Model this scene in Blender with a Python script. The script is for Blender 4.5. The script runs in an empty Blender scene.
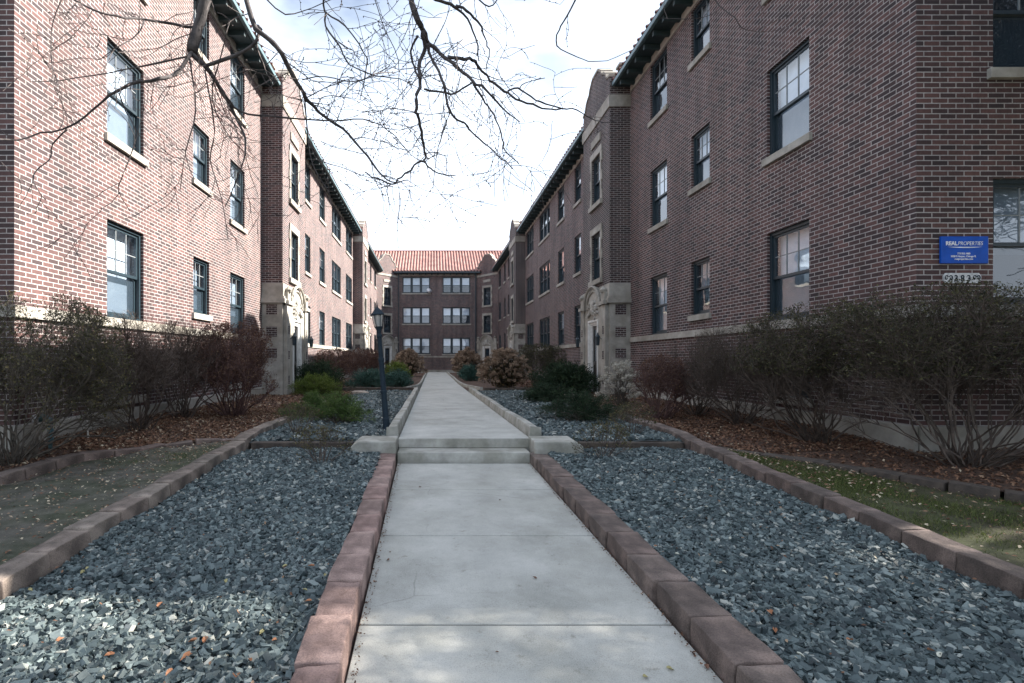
import bpy, math, random
import numpy as np
from mathutils import Vector, Matrix
R = random.Random(7)
N = np.random.default_rng(7)
PI = math.pi
SC = bpy.context.scene
COL = SC.collection
F = 540.0; VX = 433.0; VY = 360.0; CH = 1.6
XC = 0.42; HW = 5.87
def at(x, y, Y): return Vector(((x-VX)*Y/F, Y, CH+(VY-y)*Y/F))

# ------------------------------------------------------------------ materials
def new_mat(name):
    m = bpy.data.materials.new(name); m.use_nodes = True
    nt = m.node_tree; b = nt.nodes['Principled BSDF']
    return m, nt, b
def ramp(nt, fac, stops):
    r = nt.nodes.new('ShaderNodeValToRGB'); e = r.color_ramp.elements
    while len(e) < len(stops): e.new(0.5)
    for k, (p, c) in enumerate(stops): e[k].position = p; e[k].color = (c[0], c[1], c[2], 1)
    nt.links.new(fac, r.inputs[0]); return r.outputs[0]
def noise(nt, scale, detail=4, rough=.55, vec=None, coord='Object', stretch=None):
    n = nt.nodes.new('ShaderNodeTexNoise'); n.inputs['Scale'].default_value = scale
    n.inputs['Detail'].default_value = detail; n.inputs['Roughness'].default_value = rough
    if vec is None:
        tc = nt.nodes.new('ShaderNodeTexCoord'); vec = tc.outputs[coord]
    if stretch:
        mp = nt.nodes.new('ShaderNodeMapping'); mp.inputs['Scale'].default_value = stretch
        nt.links.new(vec, mp.inputs[0]); vec = mp.outputs[0]
    nt.links.new(vec, n.inputs['Vector']); return n.outputs[0]
def mixc(nt, a, b, fac, mode='MULTIPLY'):
    m = nt.nodes.new('ShaderNodeMix'); m.data_type = 'RGBA'; m.blend_type = mode
    def put(s, v):
        if isinstance(v, (int, float)): s.default_value = v
        elif isinstance(v, tuple): s.default_value = (*v[:3], 1)
        else: nt.links.new(v, s)
    put(m.inputs[0], fac); put(m.inputs[6], a); put(m.inputs[7], b)
    return m.outputs[2]
def bump(nt, b, h, strength, dist):
    bp = nt.nodes.new('ShaderNodeBump'); bp.inputs['Strength'].default_value = strength
    bp.inputs['Distance'].default_value = dist
    nt.links.new(h, bp.inputs['Height']); nt.links.new(bp.outputs[0], b.inputs['Normal'])
def G(v): return (v, v, v)
def mat_noise(name, c1, c2, scale, rough=.8, bmp=.3, bd=.01, scale2=None, spread=.15, stain=None, objrand=0, metal=0):
    m, nt, b = new_mat(name)
    f = noise(nt, scale, 6, .62)
    c = ramp(nt, f, [(.5-spread, c1), (.5+spread, c2)])
    if stain:
        f2 = noise(nt, stain[0], 5, .6)
        c = mixc(nt, c, ramp(nt, f2, [(.42, stain[1]), (.62, (1, 1, 1))]), 1.0)
    if scale2 and scale2 >= 70:
        c = mixc(nt, c, ramp(nt, noise(nt, 110, 4, .75), [(.30, G(.55)), (.48, G(1)), (.75, G(1.3))]), 1.0)
    if objrand:
        oi = nt.nodes.new('ShaderNodeObjectInfo')
        c = mixc(nt, c, ramp(nt, oi.outputs['Random'], [(0, G(1-objrand)), (.5, (1, .93, .93)), (1, G(1+objrand))]), 1.0)
    nt.links.new(c, b.inputs['Base Color'])
    b.inputs['Roughness'].default_value = rough; b.inputs['Metallic'].default_value = metal
    if bmp: bump(nt, b, noise(nt, scale2 or scale*4, 5, .65), bmp, bd)
    return m
def mat_brick(name, c1, c2, mortar, swap=False):
    m, nt, b = new_mat(name)
    tc = nt.nodes.new('ShaderNodeTexCoord')
    def bt(k1, k2, km, off=0):
        br = nt.nodes.new('ShaderNodeTexBrick')
        br.inputs['Scale'].default_value = 1; br.inputs['Brick Width'].default_value = .2095
        br.inputs['Row Height'].default_value = .0677; br.inputs['Mortar Size'].default_value = .0075
        br.inputs['Mortar Smooth'].default_value = .25; br.inputs['Bias'].default_value = off
        br.inputs['Color1'].default_value = (*k1, 1); br.inputs['Color2'].default_value = (*k2, 1); br.inputs['Mortar'].default_value = (*km, 1)
        nt.links.new(tc.outputs['UV'], br.inputs['Vector']); return br
    b1 = bt(c1, c2, mortar)
    c = mixc(nt, b1.outputs[0], ramp(nt, noise(nt, .55, 5, .6), [(.35, (.78, .76, .78)), (.65, (1.12, 1.08, 1.05))]), 1.0)
    c = mixc(nt, c, ramp(nt, noise(nt, 1.0, 5, .65, stretch=(2.2, 2.2, .22)), [(.36, (.74, .73, .72)), (.55, (1, 1, 1)), (.75, (1.1, 1.09, 1.07))]), 1.0)
    c = mixc(nt, c, ramp(nt, noise(nt, 30, 3, .6), [(.3, G(.8)), (.7, G(1.15))]), 1.0)
    nt.links.new(c, b.inputs['Base Color']); b.inputs['Roughness'].default_value = .82
    inv = nt.nodes.new('ShaderNodeMath'); inv.operation = 'MULTIPLY_ADD'; inv.inputs[1].default_value = -1; inv.inputs[2].default_value = 1
    nt.links.new(b1.outputs['Fac'], inv.inputs[0])
    ad = nt.nodes.new('ShaderNodeMath'); ad.operation = 'MULTIPLY_ADD'; ad.inputs[1].default_value = .25
    nt.links.new(noise(nt, 60, 3, .6), ad.inputs[0]); nt.links.new(inv.outputs[0], ad.inputs[2])
    bump(nt, b, ad.outputs[0], .7, .008)
    return m
def mat_tone(name, stops, rough=.8, spec=.5, transl=0.0):
    """per-piece colour from the 'tone' attribute (a true colour of each chip or leaf)"""
    m, nt, b = new_mat(name)
    a = nt.nodes.new('ShaderNodeAttribute'); a.attribute_name = 'tone'
    c = ramp(nt, a.outputs['Fac'], stops)
    nt.links.new(c, b.inputs['Base Color']); b.inputs['Roughness'].default_value = rough
    b.inputs['Specular IOR Level'].default_value = spec
    if transl:
        out = nt.nodes['Material Output']; t = nt.nodes.new('ShaderNodeBsdfTranslucent'); mx = nt.nodes.new('ShaderNodeMixShader')
        nt.links.new(c, t.inputs[0]); mx.inputs[0].default_value = transl
        nt.links.new(b.outputs[0], mx.inputs[1]); nt.links.new(t.outputs[0], mx.inputs[2]); nt.links.new(mx.outputs[0], out.inputs[0])
    return m
def mat_plain(name, c, rough=.5, metal=0, spec=.5):
    m, nt, b = new_mat(name)
    cc = mixc(nt, tuple(c), ramp(nt, noise(nt, 9, 5, .6), [(.3, G(.82)), (.7, G(1.12))]), 1.0)
    nt.links.new(cc, b.inputs['Base Color'])
    b.inputs['Roughness'].default_value = rough; b.inputs['Metallic'].default_value = metal; b.inputs['Specular IOR Level'].default_value = spec
    return m
def mat_glass(name, tint, ior, dull=0, dc=(.02, .03, .04)):
    m, nt, b = new_mat(name); out = nt.nodes['Material Output']; nt.nodes.remove(b)
    tr = nt.nodes.new('ShaderNodeBsdfTransparent'); tr.inputs[0].default_value = (*tint, 1)
    gl = nt.nodes.new('ShaderNodeBsdfGlossy'); gl.inputs['Roughness'].default_value = .015; gl.inputs[0].default_value = (1, 1, 1, 1)
    lw = nt.nodes.new('ShaderNodeLayerWeight'); lw.inputs[0].default_value = .5
    pw = nt.nodes.new('ShaderNodeMath'); pw.operation = 'POWER'; pw.inputs[1].default_value = 4; nt.links.new(lw.outputs['Facing'], pw.inputs[0])
    f0 = ((ior-1)/(ior+1))**2
    fr = nt.nodes.new('ShaderNodeMath'); fr.operation = 'MULTIPLY_ADD'; fr.inputs[1].default_value = 1-f0; fr.inputs[2].default_value = f0; nt.links.new(pw.outputs[0], fr.inputs[0])
    bp = nt.nodes.new('ShaderNodeBump'); bp.inputs['Strength'].default_value = .12; bp.inputs['Distance'].default_value = .02
    nt.links.new(noise(nt, 2.2, 2, .5), bp.inputs['Height']); nt.links.new(bp.outputs[0], gl.inputs['Normal'])
    mx = nt.nodes.new('ShaderNodeMixShader'); nt.links.new(fr.outputs[0], mx.inputs[0]); nt.links.new(gl.outputs[0], mx.inputs[2])
    src = tr.outputs[0]
    if dull:
        df = nt.nodes.new('ShaderNodeBsdfDiffuse'); df.inputs[0].default_value = (*dc, 1)
        m2 = nt.nodes.new('ShaderNodeMixShader'); m2.inputs[0].default_value = dull
        nt.links.new(tr.outputs[0], m2.inputs[1]); nt.links.new(df.outputs[0], m2.inputs[2]); src = m2.outputs[0]
    nt.links.new(src, mx.inputs[1]); nt.links.new(mx.outputs[0], out.inputs[0])
    return m
M = {}
M['brick'] = mat_brick('brick', (.030, .019, .022), (.112, .056, .052), (.355, .34, .335))
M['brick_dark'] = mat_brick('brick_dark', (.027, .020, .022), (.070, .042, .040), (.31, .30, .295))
M['stone'] = mat_noise('limestone', (.26, .25, .225), (.42, .40, .36), 3.5, .85, .35, .006, 40, .2, (1.1, (.72, .70, .67)))
M['relief'] = mat_noise('carved_stone', (.30, .29, .27), (.50, .48, .44), 8, .88, .6, .02, 30, .2)
M['frame'] = mat_plain('dark_blue_green_paint', (.014, .028, .038), .42)
M['frame_light'] = mat_plain('weathered_white_paint', (.62, .62, .60), .5)
M['muntin'] = mat_plain('grey_muntin', (.22, .24, .25), .5)
M['door'] = mat_plain('door_paint', (.025, .022, .02), .35)
M['glass'] = mat_glass('window_glass', (.80, .88, .96), 2.2)
M['glass_screen'] = mat_glass('screened_glass', (.60, .68, .76), 1.95, .45, (.05, .075, .10))
M['lampglass'] = mat_glass('lantern_glass', (.75, .78, .78), 1.5, .5, (.55, .56, .55))
M['curt_white'] = mat_noise('white_curtain', (.68, .70, .73), (.84, .84, .84), 3, .9, .2, .01, 8)
M['curt_grey'] = mat_noise('grey_curtain', (.22, .25, .28), (.34, .37, .40), 3, .9, .2, .01, 8)
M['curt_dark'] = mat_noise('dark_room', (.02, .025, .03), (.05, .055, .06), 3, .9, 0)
M['soffit'] = mat_plain('dark_soffit_paint', (.022, .04, .045), .6)
M['gutter'] = mat_plain('blue_grey_gutter', (.10, .16, .18), .45, .2)
def mat_tile():
    m, nt, b = new_mat('red_clay_tile')
    c = ramp(nt, noise(nt, 1.3, 5, .6), [(.35, (.19, .088, .075)), (.65, (.31, .165, .14))])
    nt.links.new(c, b.inputs['Base Color']); b.inputs['Roughness'].default_value = .7
    bump(nt, b, noise(nt, 12, 3, .5), .4, .02); return m
M['tile'] = mat_tile()
M['concrete'] = mat_noise('walk_concrete', (.33, .335, .325), (.46, .46, .44), 2.6, .88, .35, .003, 140, .2, (.75, (.70, .70, .68)))
M['concrete2'] = mat_noise('cast_concrete', (.28, .275, .25), (.46, .45, .41), 5, .9, .6, .008, 60, .2, (2.2, (.66, .66, .62)))
def mat_walk():
    m, nt, b = new_mat('walk_concrete')
    c = ramp(nt, noise(nt, 2.2, 6, .65), [(.32, (.33, .33, .305)), (.7, (.47, .465, .43))])
    c = mixc(nt, c, ramp(nt, noise(nt, .7, 6, .7), [(.40, (.83, .83, .81)), (.56, (1, 1, 1))]), 1.0)
    c = mixc(nt, c, ramp(nt, noise(nt, 160, 3, .7), [(.30, G(.62)), (.45, G(1)), (.72, G(1.16))]), 1.0)
    c = mixc(nt, c, ramp(nt, noise(nt, 9, 7, .75), [(.30, (.55, .53, .48)), (.40, (1, 1, 1))]), .8)
    v = nt.nodes.new('ShaderNodeTexVoronoi'); v.feature = 'DISTANCE_TO_EDGE'; v.inputs['Scale'].default_value = .55
    tc = nt.nodes.new('ShaderNodeTexCoord'); w = nt.nodes.new('ShaderNodeMix'); w.data_type = 'VECTOR'
    nn = nt.nodes.new('ShaderNodeTexNoise'); nn.inputs['Scale'].default_value = 3; nn.inputs['Detail'].default_value = 5
    nt.links.new(tc.outputs['Object'], nn.inputs['Vector']); w.inputs[0].default_value = .12
    nt.links.new(tc.outputs['Object'], w.inputs[4]); nt.links.new(nn.outputs['Color'], w.inputs[5]); nt.links.new(w.outputs[1], v.inputs['Vector'])
    c = mixc(nt, c, ramp(nt, v.outputs['Distance'], [(0, G(.45)), (.0035, G(1))]), ramp(nt, noise(nt, .5, 2), [(.52, G(0)), (.60, G(.8))]))
    nt.links.new(c, b.inputs['Base Color']); b.inputs['Roughness'].default_value = .88
    bump(nt, b, noise(nt, 150, 4, .7), .5, .004); return m
M['walk'] = mat_walk()
M['joint'] = mat_noise('joint_dirt', (.03, .028, .025), (.07, .06, .05), 8, .95, .3)
M['paver_red'] = mat_noise('red_paver', (.18, .125, .11), (.36, .26, .225), 7, .88, .7, .008, 70, .22, (3.0, (.62, .60, .60)), .18)
M['paver_brown'] = mat_noise('brown_paver', (.115, .09, .078), (.22, .17, .145), 7, .9, .8, .008, 70, .22, (3.0, (.55, .55, .55)), .22)
M['paver_tan'] = mat_noise('tan_paver', (.15, .125, .105), (.28, .235, .195), 7, .9, .8, .008, 70, .22, (3.0, (.5, .5, .5)), .22)
M['timber'] = mat_noise('old_timber', (.035, .028, .024), (.09, .07, .055), 6, .9, .8, .01, 40)
M['gravel_base'] = mat_noise('gravel_base', (.02, .028, .03), (.075, .09, .095), 40, .95, .8, .02, 90)
M['chips'] = mat_tone('slate_chips', [(0, (.016, .026, .030)), (.35, (.044, .064, .068)), (.7, (.10, .13, .132)), (.93, (.18, .215, .21)), (1, (.30, .31, .28))], .62, .45)
M['mulch'] = mat_noise('mulch_soil', (.035, .020, .013), (.12, .065, .042), 22, .95, .9, .03, 60)
M['litter'] = mat_tone('leaf_litter', [(0, (.05, .026, .017)), (.4, (.13, .065, .04)), (.7, (.20, .115, .07)), (.9, (.30, .21, .14)), (1, (.42, .36, .26))], .85, .3)
M['dirt'] = mat_noise('packed_dirt', (.045, .043, .035), (.12, .11, .09), 6, .95, .8, .02, 50, .25, (1.5, (.55, .7, .45)))
M['lawn'] = mat_noise('lawn_soil', (.035, .034, .018), (.085, .095, .035), 9, .95, .8, .02, 60, .25, (1.3, (.6, .5, .45)))
M['grass'] = mat_tone('grass_blades', [(0, (.035, .05, .014)), (.6, (.085, .12, .03)), (1, (.19, .19, .07))], .7, .3, .25)
M['earth'] = mat_noise('earth', (.06, .06, .04), (.12, .12, .07), 1.5, .95, .5, .03, 20)
M['asphalt'] = mat_noise('asphalt', (.04, .04, .042), (.065, .065, .065), 6, .9, .4, .01, 90)
M['bark'] = mat_noise('bark', (.026, .023, .025), (.075, .066, .066), 14, .9, .7, .01, 60)
M['twig'] = mat_noise('twig_bark', (.045, .036, .036), (.10, .08, .075), 20, .85, 0)
M['stem_grey'] = mat_noise('shrub_stem', (.04, .034, .028), (.115, .095, .075), 15, .85, 0)
M['stem_brown'] = mat_noise('brown_stem', (.032, .024, .02), (.105, .078, .062), 15, .85, 0)
M['stem_red'] = mat_noise('reddish_stem', (.06, .032, .03), (.14, .08, .07), 15, .85, 0)
M['leaf_olive'] = mat_tone('olive_leaf', [(0, (.03, .033, .012)), (.6, (.08, .078, .03)), (1, (.19, .15, .07))], .6, .4, .3)
M['leaf_dark'] = mat_tone('dark_leaf', [(0, (.015, .018, .009)), (.6, (.048, .050, .022)), (1, (.13, .12, .05))], .55, .4, .3)
M['leaf_red'] = mat_tone('russet_leaf', [(0, (.045, .020, .016)), (.6, (.11, .055, .04)), (1, (.22, .14, .08))], .65, .35, .3)
M['juniper'] = mat_tone('juniper', [(0, (.025, .05, .014)), (.6, (.08, .135, .034)), (1, (.14, .19, .055))], .7, .3, .15)
M['juniper_dark'] = mat_tone('juniper_dark', [(0, (.008, .018, .01)), (.6, (.02, .042, .02)), (1, (.05, .08, .035))], .7, .3, .15)
M['juniper_teal'] = mat_tone('juniper_teal', [(0, (.015, .04, .032)), (.6, (.045, .105, .085)), (1, (.10, .17, .14))], .7, .3, .15)
M['mound'] = mat_tone('green_mound', [(0, (.04, .07, .01)), (.6, (.12, .17, .03)), (1, (.22, .26, .07))], .7, .3, .2)
M['hydrangea'] = mat_tone('dried_heads', [(0, (.12, .085, .06)), (.5, (.27, .195, .14)), (1, (.46, .36, .27))], .85, .2, .25)
M['hyd_leaf'] = mat_tone('withered_leaf', [(0, (.03, .03, .015)), (.6, (.08, .07, .03)), (1, (.16, .10, .05))], .8, .2, .2)
M['pale_heads'] = mat_tone('pale_heads', [(0, (.30, .28, .24)), (1, (.55, .52, .45))], .85, .2, .2)
M['rock'] = mat_noise('field_stone', (.16, .13, .11), (.36, .31, .26), 6, .9, .6, .02, 30)
M['iron'] = mat_plain('blue_black_iron', (.014, .026, .038), .75, 0, .25)
M['pipe'] = mat_noise('blue_painted_pipe', (.05, .13, .17), (.12, .25, .30), 14, .55, .3, .004, 40, .2, (6, (.5, .4, .3)))
M['sign_blue'] = mat_plain('sign_blue', (.004, .075, .42), .5, 0, .25)
M['sign_white'] = mat_plain('sign_white', (.8, .8, .82), .45)
M['plaque_white'] = mat_noise('chipped_white_paint', (.40, .41, .42), (.68, .68, .68), 20, .6, .5, .004, 60)
M['metal'] = mat_plain('grey_metal', (.45, .45, .46), .4, .6)
M['leaf_orange'] = mat_plain('orange_leaf', (.30, .13, .06), .7)
M['leaf_yellow'] = mat_plain('yellow_leaf', (.36, .32, .15), .7)
M['leaf_brown'] = mat_plain('brown_leaf', (.16, .08, .05), .7)
M['leaf_pale'] = mat_plain('pale_leaf', (.50, .50, .42), .7)

# ------------------------------------------------------------------ mesh helpers
def tag(o, label=None, cat=None, group=None, kind=None):
    if label: o['label'] = label
    if cat: o['category'] = cat
    if group: o['group'] = group
    if kind: o['kind'] = kind
    return o
def empty(name, loc, label, cat, group=None):
    o = bpy.data.objects.new(name, None); o.location = loc; o.empty_display_size = .1; COL.objects.link(o)
    return tag(o, label, cat, group)
class MB:
    def __init__(s): s.v = []; s.f = []
    def add(s, vs, fs):
        b = len(s.v); s.v += [tuple(p) for p in vs]; s.f += [tuple(i+b for i in f) for f in fs]
    def box(s, x0, x1, y0, y1, z0, z1):
        s.add([(x, y, z) for z in (z0, z1) for y in (y0, y1) for x in (x0, x1)],
              [(0, 2, 3, 1), (4, 5, 7, 6), (0, 1, 5, 4), (2, 6, 7, 3), (0, 4, 6, 2), (1, 3, 7, 5)])
    def fbox(s, fr, u0, u1, d0, d1, z0, z1):
        s.add([fr.P(u, d, z) for z in (z0, z1) for d in (d0, d1) for u in (u0, u1)],
              [(0, 2, 3, 1), (4, 5, 7, 6), (0, 1, 5, 4), (2, 6, 7, 3), (0, 4, 6, 2), (1, 3, 7, 5)])
    def fquad(s, fr, u0, u1, d, z0, z1):
        s.add([fr.P(u0, d, z0), fr.P(u1, d, z0), fr.P(u1, d, z1), fr.P(u0, d, z1)], [(0, 1, 2, 3)])
    def fprism(s, fr, outline, d0, d1):     # outline in (u,z)
        n = len(outline)
        s.add([fr.P(u, d1, z) for u, z in outline]+[fr.P(u, d0, z) for u, z in outline],
              [tuple(range(n)), tuple(range(2*n-1, n-1, -1))]+[(i, i+n, (i+1) % n+n, (i+1) % n) for i in range(n)])
    def ring(s, pts, radii, sides=8, cap=True):
        """tube through pts"""
        pts = [Vector(p) for p in pts]; n = len(pts); rings = []
        for i, p in enumerate(pts):
            d = (pts[min(i+1, n-1)]-pts[max(i-1, 0)]); d = d.normalized() if d.length > 1e-9 else Vector((0, 0, 1))
            a = d.cross(Vector((0, 0, 1)) if abs(d.z) < .9 else Vector((1, 0, 0))).normalized(); b = d.cross(a)
            r = radii[i] if not isinstance(radii, (int, float)) else radii
            rings.append([p+(a*math.cos(t)+b*math.sin(t))*r for t in [2*PI*k/sides for k in range(sides)]])
        vs = [q for r in rings for q in r]
        fs = [(i*sides+k, i*sides+(k+1) % sides, (i+1)*sides+(k+1) % sides, (i+1)*sides+k) for i in range(n-1) for k in range(sides)]
        if cap: fs += [tuple(range(sides))[::-1], tuple((n-1)*sides+k for k in range(sides))]
        s.add(vs, fs)
    def lathe(s, c, prof, sides=12):
        s.ring_prof(c, prof, sides)
    def ring_prof(s, c, prof, sides):
        vs = []; 
        for r, z in prof: vs += [(c[0]+r*math.cos(2*PI*k/sides), c[1]+r*math.sin(2*PI*k/sides), c[2]+z) for k in range(sides)]
        n = len(prof)
        fs = [(i*sides+k, i*sides+(k+1) % sides, (i+1)*sides+(k+1) % sides, (i+1)*sides+k) for i in range(n-1) for k in range(sides)]
        fs += [tuple(range(sides))[::-1], tuple((n-1)*sides+k for k in range(sides))]
        s.add(vs, fs)
    def build(s, name, mat, parent=None, smooth=False, swapuv=False, bevel=0):
        me = bpy.data.meshes.new(name); me.from_pydata(s.v, [], s.f); me.materials.append(mat)
        nl = len(me.loops)
        if nl:
            co = np.array(s.v, dtype=np.float64)
            li = np.empty(nl, dtype=np.int32); me.loops.foreach_get('vertex_index', li)
            npoly = len(me.polygons)
            nr = np.empty(npoly*3, dtype=np.float32); me.polygons.foreach_get('normal', nr); nr = nr.reshape(-1, 3)
            tot = np.empty(npoly, dtype=np.int32); me.polygons.foreach_get('loop_total', tot)
            nn = np.repeat(nr, tot, axis=0); p = co[li]
            t = np.stack([-nn[:, 1], nn[:, 0]], 1); L = np.linalg.norm(t, axis=1); L[L < 1e-6] = 1; t /= L[:, None]
            sg = np.where((t[:, 1] < -1e-4) | ((abs(t[:, 1]) <= 1e-4) & (t[:, 0] < 0)), -1, 1); t *= sg[:, None]
            u = p[:, 0]*t[:, 0]+p[:, 1]*t[:, 1]; v = p[:, 2].copy()
            fl = abs(nn[:, 2]) > .8; u[fl] = p[fl, 0]; v[fl] = p[fl, 1]
            uv = np.stack([v, u] if swapuv else [u, v], 1).astype(np.float32)
            ul = me.uv_layers.new(name='UVMap'); ul.data.foreach_set('uv', uv.ravel())
        if smooth: me.polygons.foreach_set('use_smooth', [True]*len(me.polygons))
        o = bpy.data.objects.new(name, me); COL.objects.link(o)
        if parent is not None:
            o.parent = parent; o.matrix_parent_inverse = Matrix.Translation(-root_loc(parent))
        if bevel:
            b = o.modifiers.new('Bevel', 'BEVEL'); b.width = bevel; b.segments = 2; b.limit_method = 'ANGLE'
        return o
def root_loc(o):
    return o.location.copy() if o.parent is None else Vector((0, 0, 0))   # parts carry world coordinates
class Fr:
    def __init__(s, p0, t, n): s.p = p0; s.t = t; s.n = n
    def P(s, u, d, z): return (s.p[0]+s.t[0]*u+s.n[0]*d, s.p[1]+s.t[1]*u+s.n[1]*d, z)
def arr_mesh(name, V, Fc, mat, parent=None, tone=None, k=4, smooth=False):
    """V (n,3) ; Fc (m,k) faces ; tone per vertex"""
    me = bpy.data.meshes.new(name); V = np.asarray(V, dtype=np.float32); Fc = np.asarray(Fc, dtype=np.int32)
    me.vertices.add(len(V)); me.vertices.foreach_set('co', V.ravel())
    me.loops.add(Fc.size); me.loops.foreach_set('vertex_index', Fc.ravel())
    me.polygons.add(len(Fc)); me.polygons.foreach_set('loop_start', np.arange(0, Fc.size, Fc.shape[1], dtype=np.int32))
    me.polygons.foreach_set('loop_total', np.full(len(Fc), Fc.shape[1], dtype=np.int32))
    me.polygons.foreach_set('use_smooth', np.full(len(Fc), bool(smooth)))
    me.update(calc_edges=True)
    if tone is not None:
        a = me.attributes.new('tone', 'FLOAT', 'POINT'); a.data.foreach_set('value', np.asarray(tone, dtype=np.float32))
    me.materials.append(mat); o = bpy.data.objects.new(name, me); COL.objects.link(o)
    if parent is not None:
        o.parent = parent; o.matrix_parent_inverse = Matrix.Translation(-root_loc(parent))
    return o
def seg_mesh(name, segs, mat, parent=None, sides=3):
    """segs: list of (p0,p1,r0,r1) -> thin tapered tubes in one mesh"""
    A = np.array([[*s[0], *s[1], s[2], s[3]] for s in segs], dtype=np.float64)
    P0 = A[:, 0:3]; P1 = A[:, 3:6]; r0 = A[:, 6]; r1 = A[:, 7]; d = P1-P0
    d /= np.maximum(np.linalg.norm(d, axis=1), 1e-9)[:, None]
    up = np.where(abs(d[:, 2:3]) < .9, np.array([[0, 0, 1.]]), np.array([[1., 0, 0]]))
    a = np.cross(d, up); a /= np.maximum(np.linalg.norm(a, axis=1), 1e-9)[:, None]; b = np.cross(d, a)
    n = len(A); V = np.zeros((n, 2*sides, 3))
    for k in range(sides):
        t = 2*PI*k/sides; dr = a*math.cos(t)+b*math.sin(t)
        V[:, k] = P0+dr*r0[:, None]; V[:, sides+k] = P1+dr*r1[:, None]
    base = (np.arange(n)*2*sides)[:, None]
    Fc = np.concatenate([base+np.array([[k, (k+1) % sides, sides+(k+1) % sides, sides+k]]) for k in range(sides)])
    return arr_mesh(name, V.reshape(-1, 3), Fc, mat, parent)
def quads_mesh(name, C, size, nrm, mat, parent=None, aspect=.6, tone=None, dirs=None, bend=True):
    """leaf quads (diamond shaped): centres C, size array, normal dirs"""
    n = len(C); C = np.asarray(C); nrm = nrm/np.maximum(np.linalg.norm(nrm, axis=1), 1e-9)[:, None]
    if dirs is None:
        dirs = N.normal(size=(n, 3))
    a = dirs-nrm*(dirs*nrm).sum(1)[:, None]; a /= np.maximum(np.linalg.norm(a, axis=1), 1e-9)[:, None]; b = np.cross(nrm, a)
    s = np.asarray(size)[:, None]
    V = np.zeros((n, 4, 3)); off = nrm*s*.18 if bend else 0
    V[:, 0] = C-a*s; V[:, 1] = C-b*s*aspect+a*s*.1+off; V[:, 2] = C+a*s; V[:, 3] = C+b*s*aspect-a*s*.1+off
    Fc = np.arange(n*4).reshape(n, 4)
    if tone is None: tone = N.random(n)
    return arr_mesh(name, V.reshape(-1, 3), Fc, mat, parent, np.repeat(tone, 4))

# ------------------------------------------------------------------ buildings
def facade(mb, fr, u0, u1, z0, z1, openings, depth=.24):
    us = sorted({u0, u1}|{o[0] for o in openings}|{o[1] for o in openings})
    zs = sorted({z0, z1}|{o[2] for o in openings}|{o[3] for o in openings})
    for i in range(len(us)-1):
        for j in range(len(zs)-1):
            cu = (us[i]+us[i+1])/2; cz = (zs[j]+zs[j+1])/2
            if any(o[0] < cu < o[1] and o[2] < cz < o[3] for o in openings): continue
            mb.fquad(fr, us[i], us[i+1], 0, zs[j], zs[j+1])
    for o in openings:
        a, b, c, d = o[:4]
        P = fr.P
        mb.add([P(a, 0, c), P(a, 0, d), P(a, -depth, d), P(a, -depth, c)], [(0, 1, 2, 3)])
        mb.add([P(b, 0, c), P(b, -depth, c), P(b, -depth, d), P(b, 0, d)], [(0, 1, 2, 3)])
        mb.add([P(a, 0, d), P(b, 0, d), P(b, -depth, d), P(a, -depth, d)], [(0, 1, 2, 3)])
        mb.add([P(a, 0, c), P(a, -depth, c), P(b, -depth, c), P(b, 0, c)], [(0, 1, 2, 3)])
def window(par, fr, u0, u1, z0, z1, units=1, sill='stone', curt=None, grid=True, lintel=True, mold='frame'):
    """double-hung window unit set into an opening"""
    w = MB(); fb = w.fbox
    t = .055
    fb(fr, u0, u0+t, -.21, -.055, z0, z1); fb(fr, u1-t, u1, -.21, -.055, z0, z1)
    fb(fr, u0+t, u1-t, -.21, -.055, z1-t, z1); fb(fr, u0+t, u1-t, -.21, -.055, z0, z0+.045)
    iw = (u1-u0-2*t); mu = .15 if units > 1 else 0; uw = (iw-mu*(units-1))/units
    zm = z0+.045+(z1-z0-t-.045)*.49
    up = MB(); lo = MB(); mun = MB()
    for k in range(units):
        a = u0+t+k*(uw+mu); b = a+uw
        if k < units-1: fb(fr, b, b+mu, -.20, -.06, z0+.045, z1-t)
        s = .045
        for (d0, d1, za, zb, pm) in ((-.125, -.085, zm-.025, z1-t, up), (-.165, -.128, z0+.045, zm+.025, lo)):
            fb(fr, a, a+s, d0, d1, za, zb); fb(fr, b-s, b, d0, d1, za, zb)
            fb(fr, a+s, b-s, d0, d1, za, za+(.05 if pm is up else .07)); fb(fr, a+s, b-s, d0, d1, zb-.045, zb)
            dm = (d0+d1)/2; pm.fquad(fr, a+s, b-s, dm, za+.05, zb-.045)
        if grid:
            cols = 3 if uw > .65 else 2
            za = zm+.025; zb = z1-t-.045
            for c in range(1, cols):
                x = a+s+(uw-2*s)*c/cols; mun.fbox(fr, x-.007, x+.007, -.118, -.094, za, zb)
            zc = (za+zb)/2; mun.fbox(fr, a+s, b-s, -.116, -.096, zc-.007, zc+.007)
    wo = w.build('window', M['frame'], par)
    up.build('pane', M['glass'], wo); lo.build('pane', M['glass_screen'], wo)
    if grid and units == 1: mun.build('muntin', M['muntin'], wo)
    c = curt or R.choice(['curt_white', 'curt_white', 'curt_grey', 'curt_dark'])
    cm = MB(); 
    full = R.random() < .6
    if c != 'curt_dark' and not full:
        zc = z0+(z1-z0)*R.uniform(.3, .55)
        cm.fbox(fr, u0+.02, u1-.02, -.232, -.225, zc, z1-.02)
        cm.build('curtain', M[c], wo)
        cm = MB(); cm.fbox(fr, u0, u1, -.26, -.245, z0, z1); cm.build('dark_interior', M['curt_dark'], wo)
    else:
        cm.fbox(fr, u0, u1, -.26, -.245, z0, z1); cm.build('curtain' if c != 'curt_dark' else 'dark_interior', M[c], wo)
    if sill:
        s = MB(); s.fbox(fr, u0-.08, u1+.08, -.05, .06, z0-.13, z0+.004); s.build('sill', M['stone'], wo, bevel=.006)
    return wo
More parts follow.
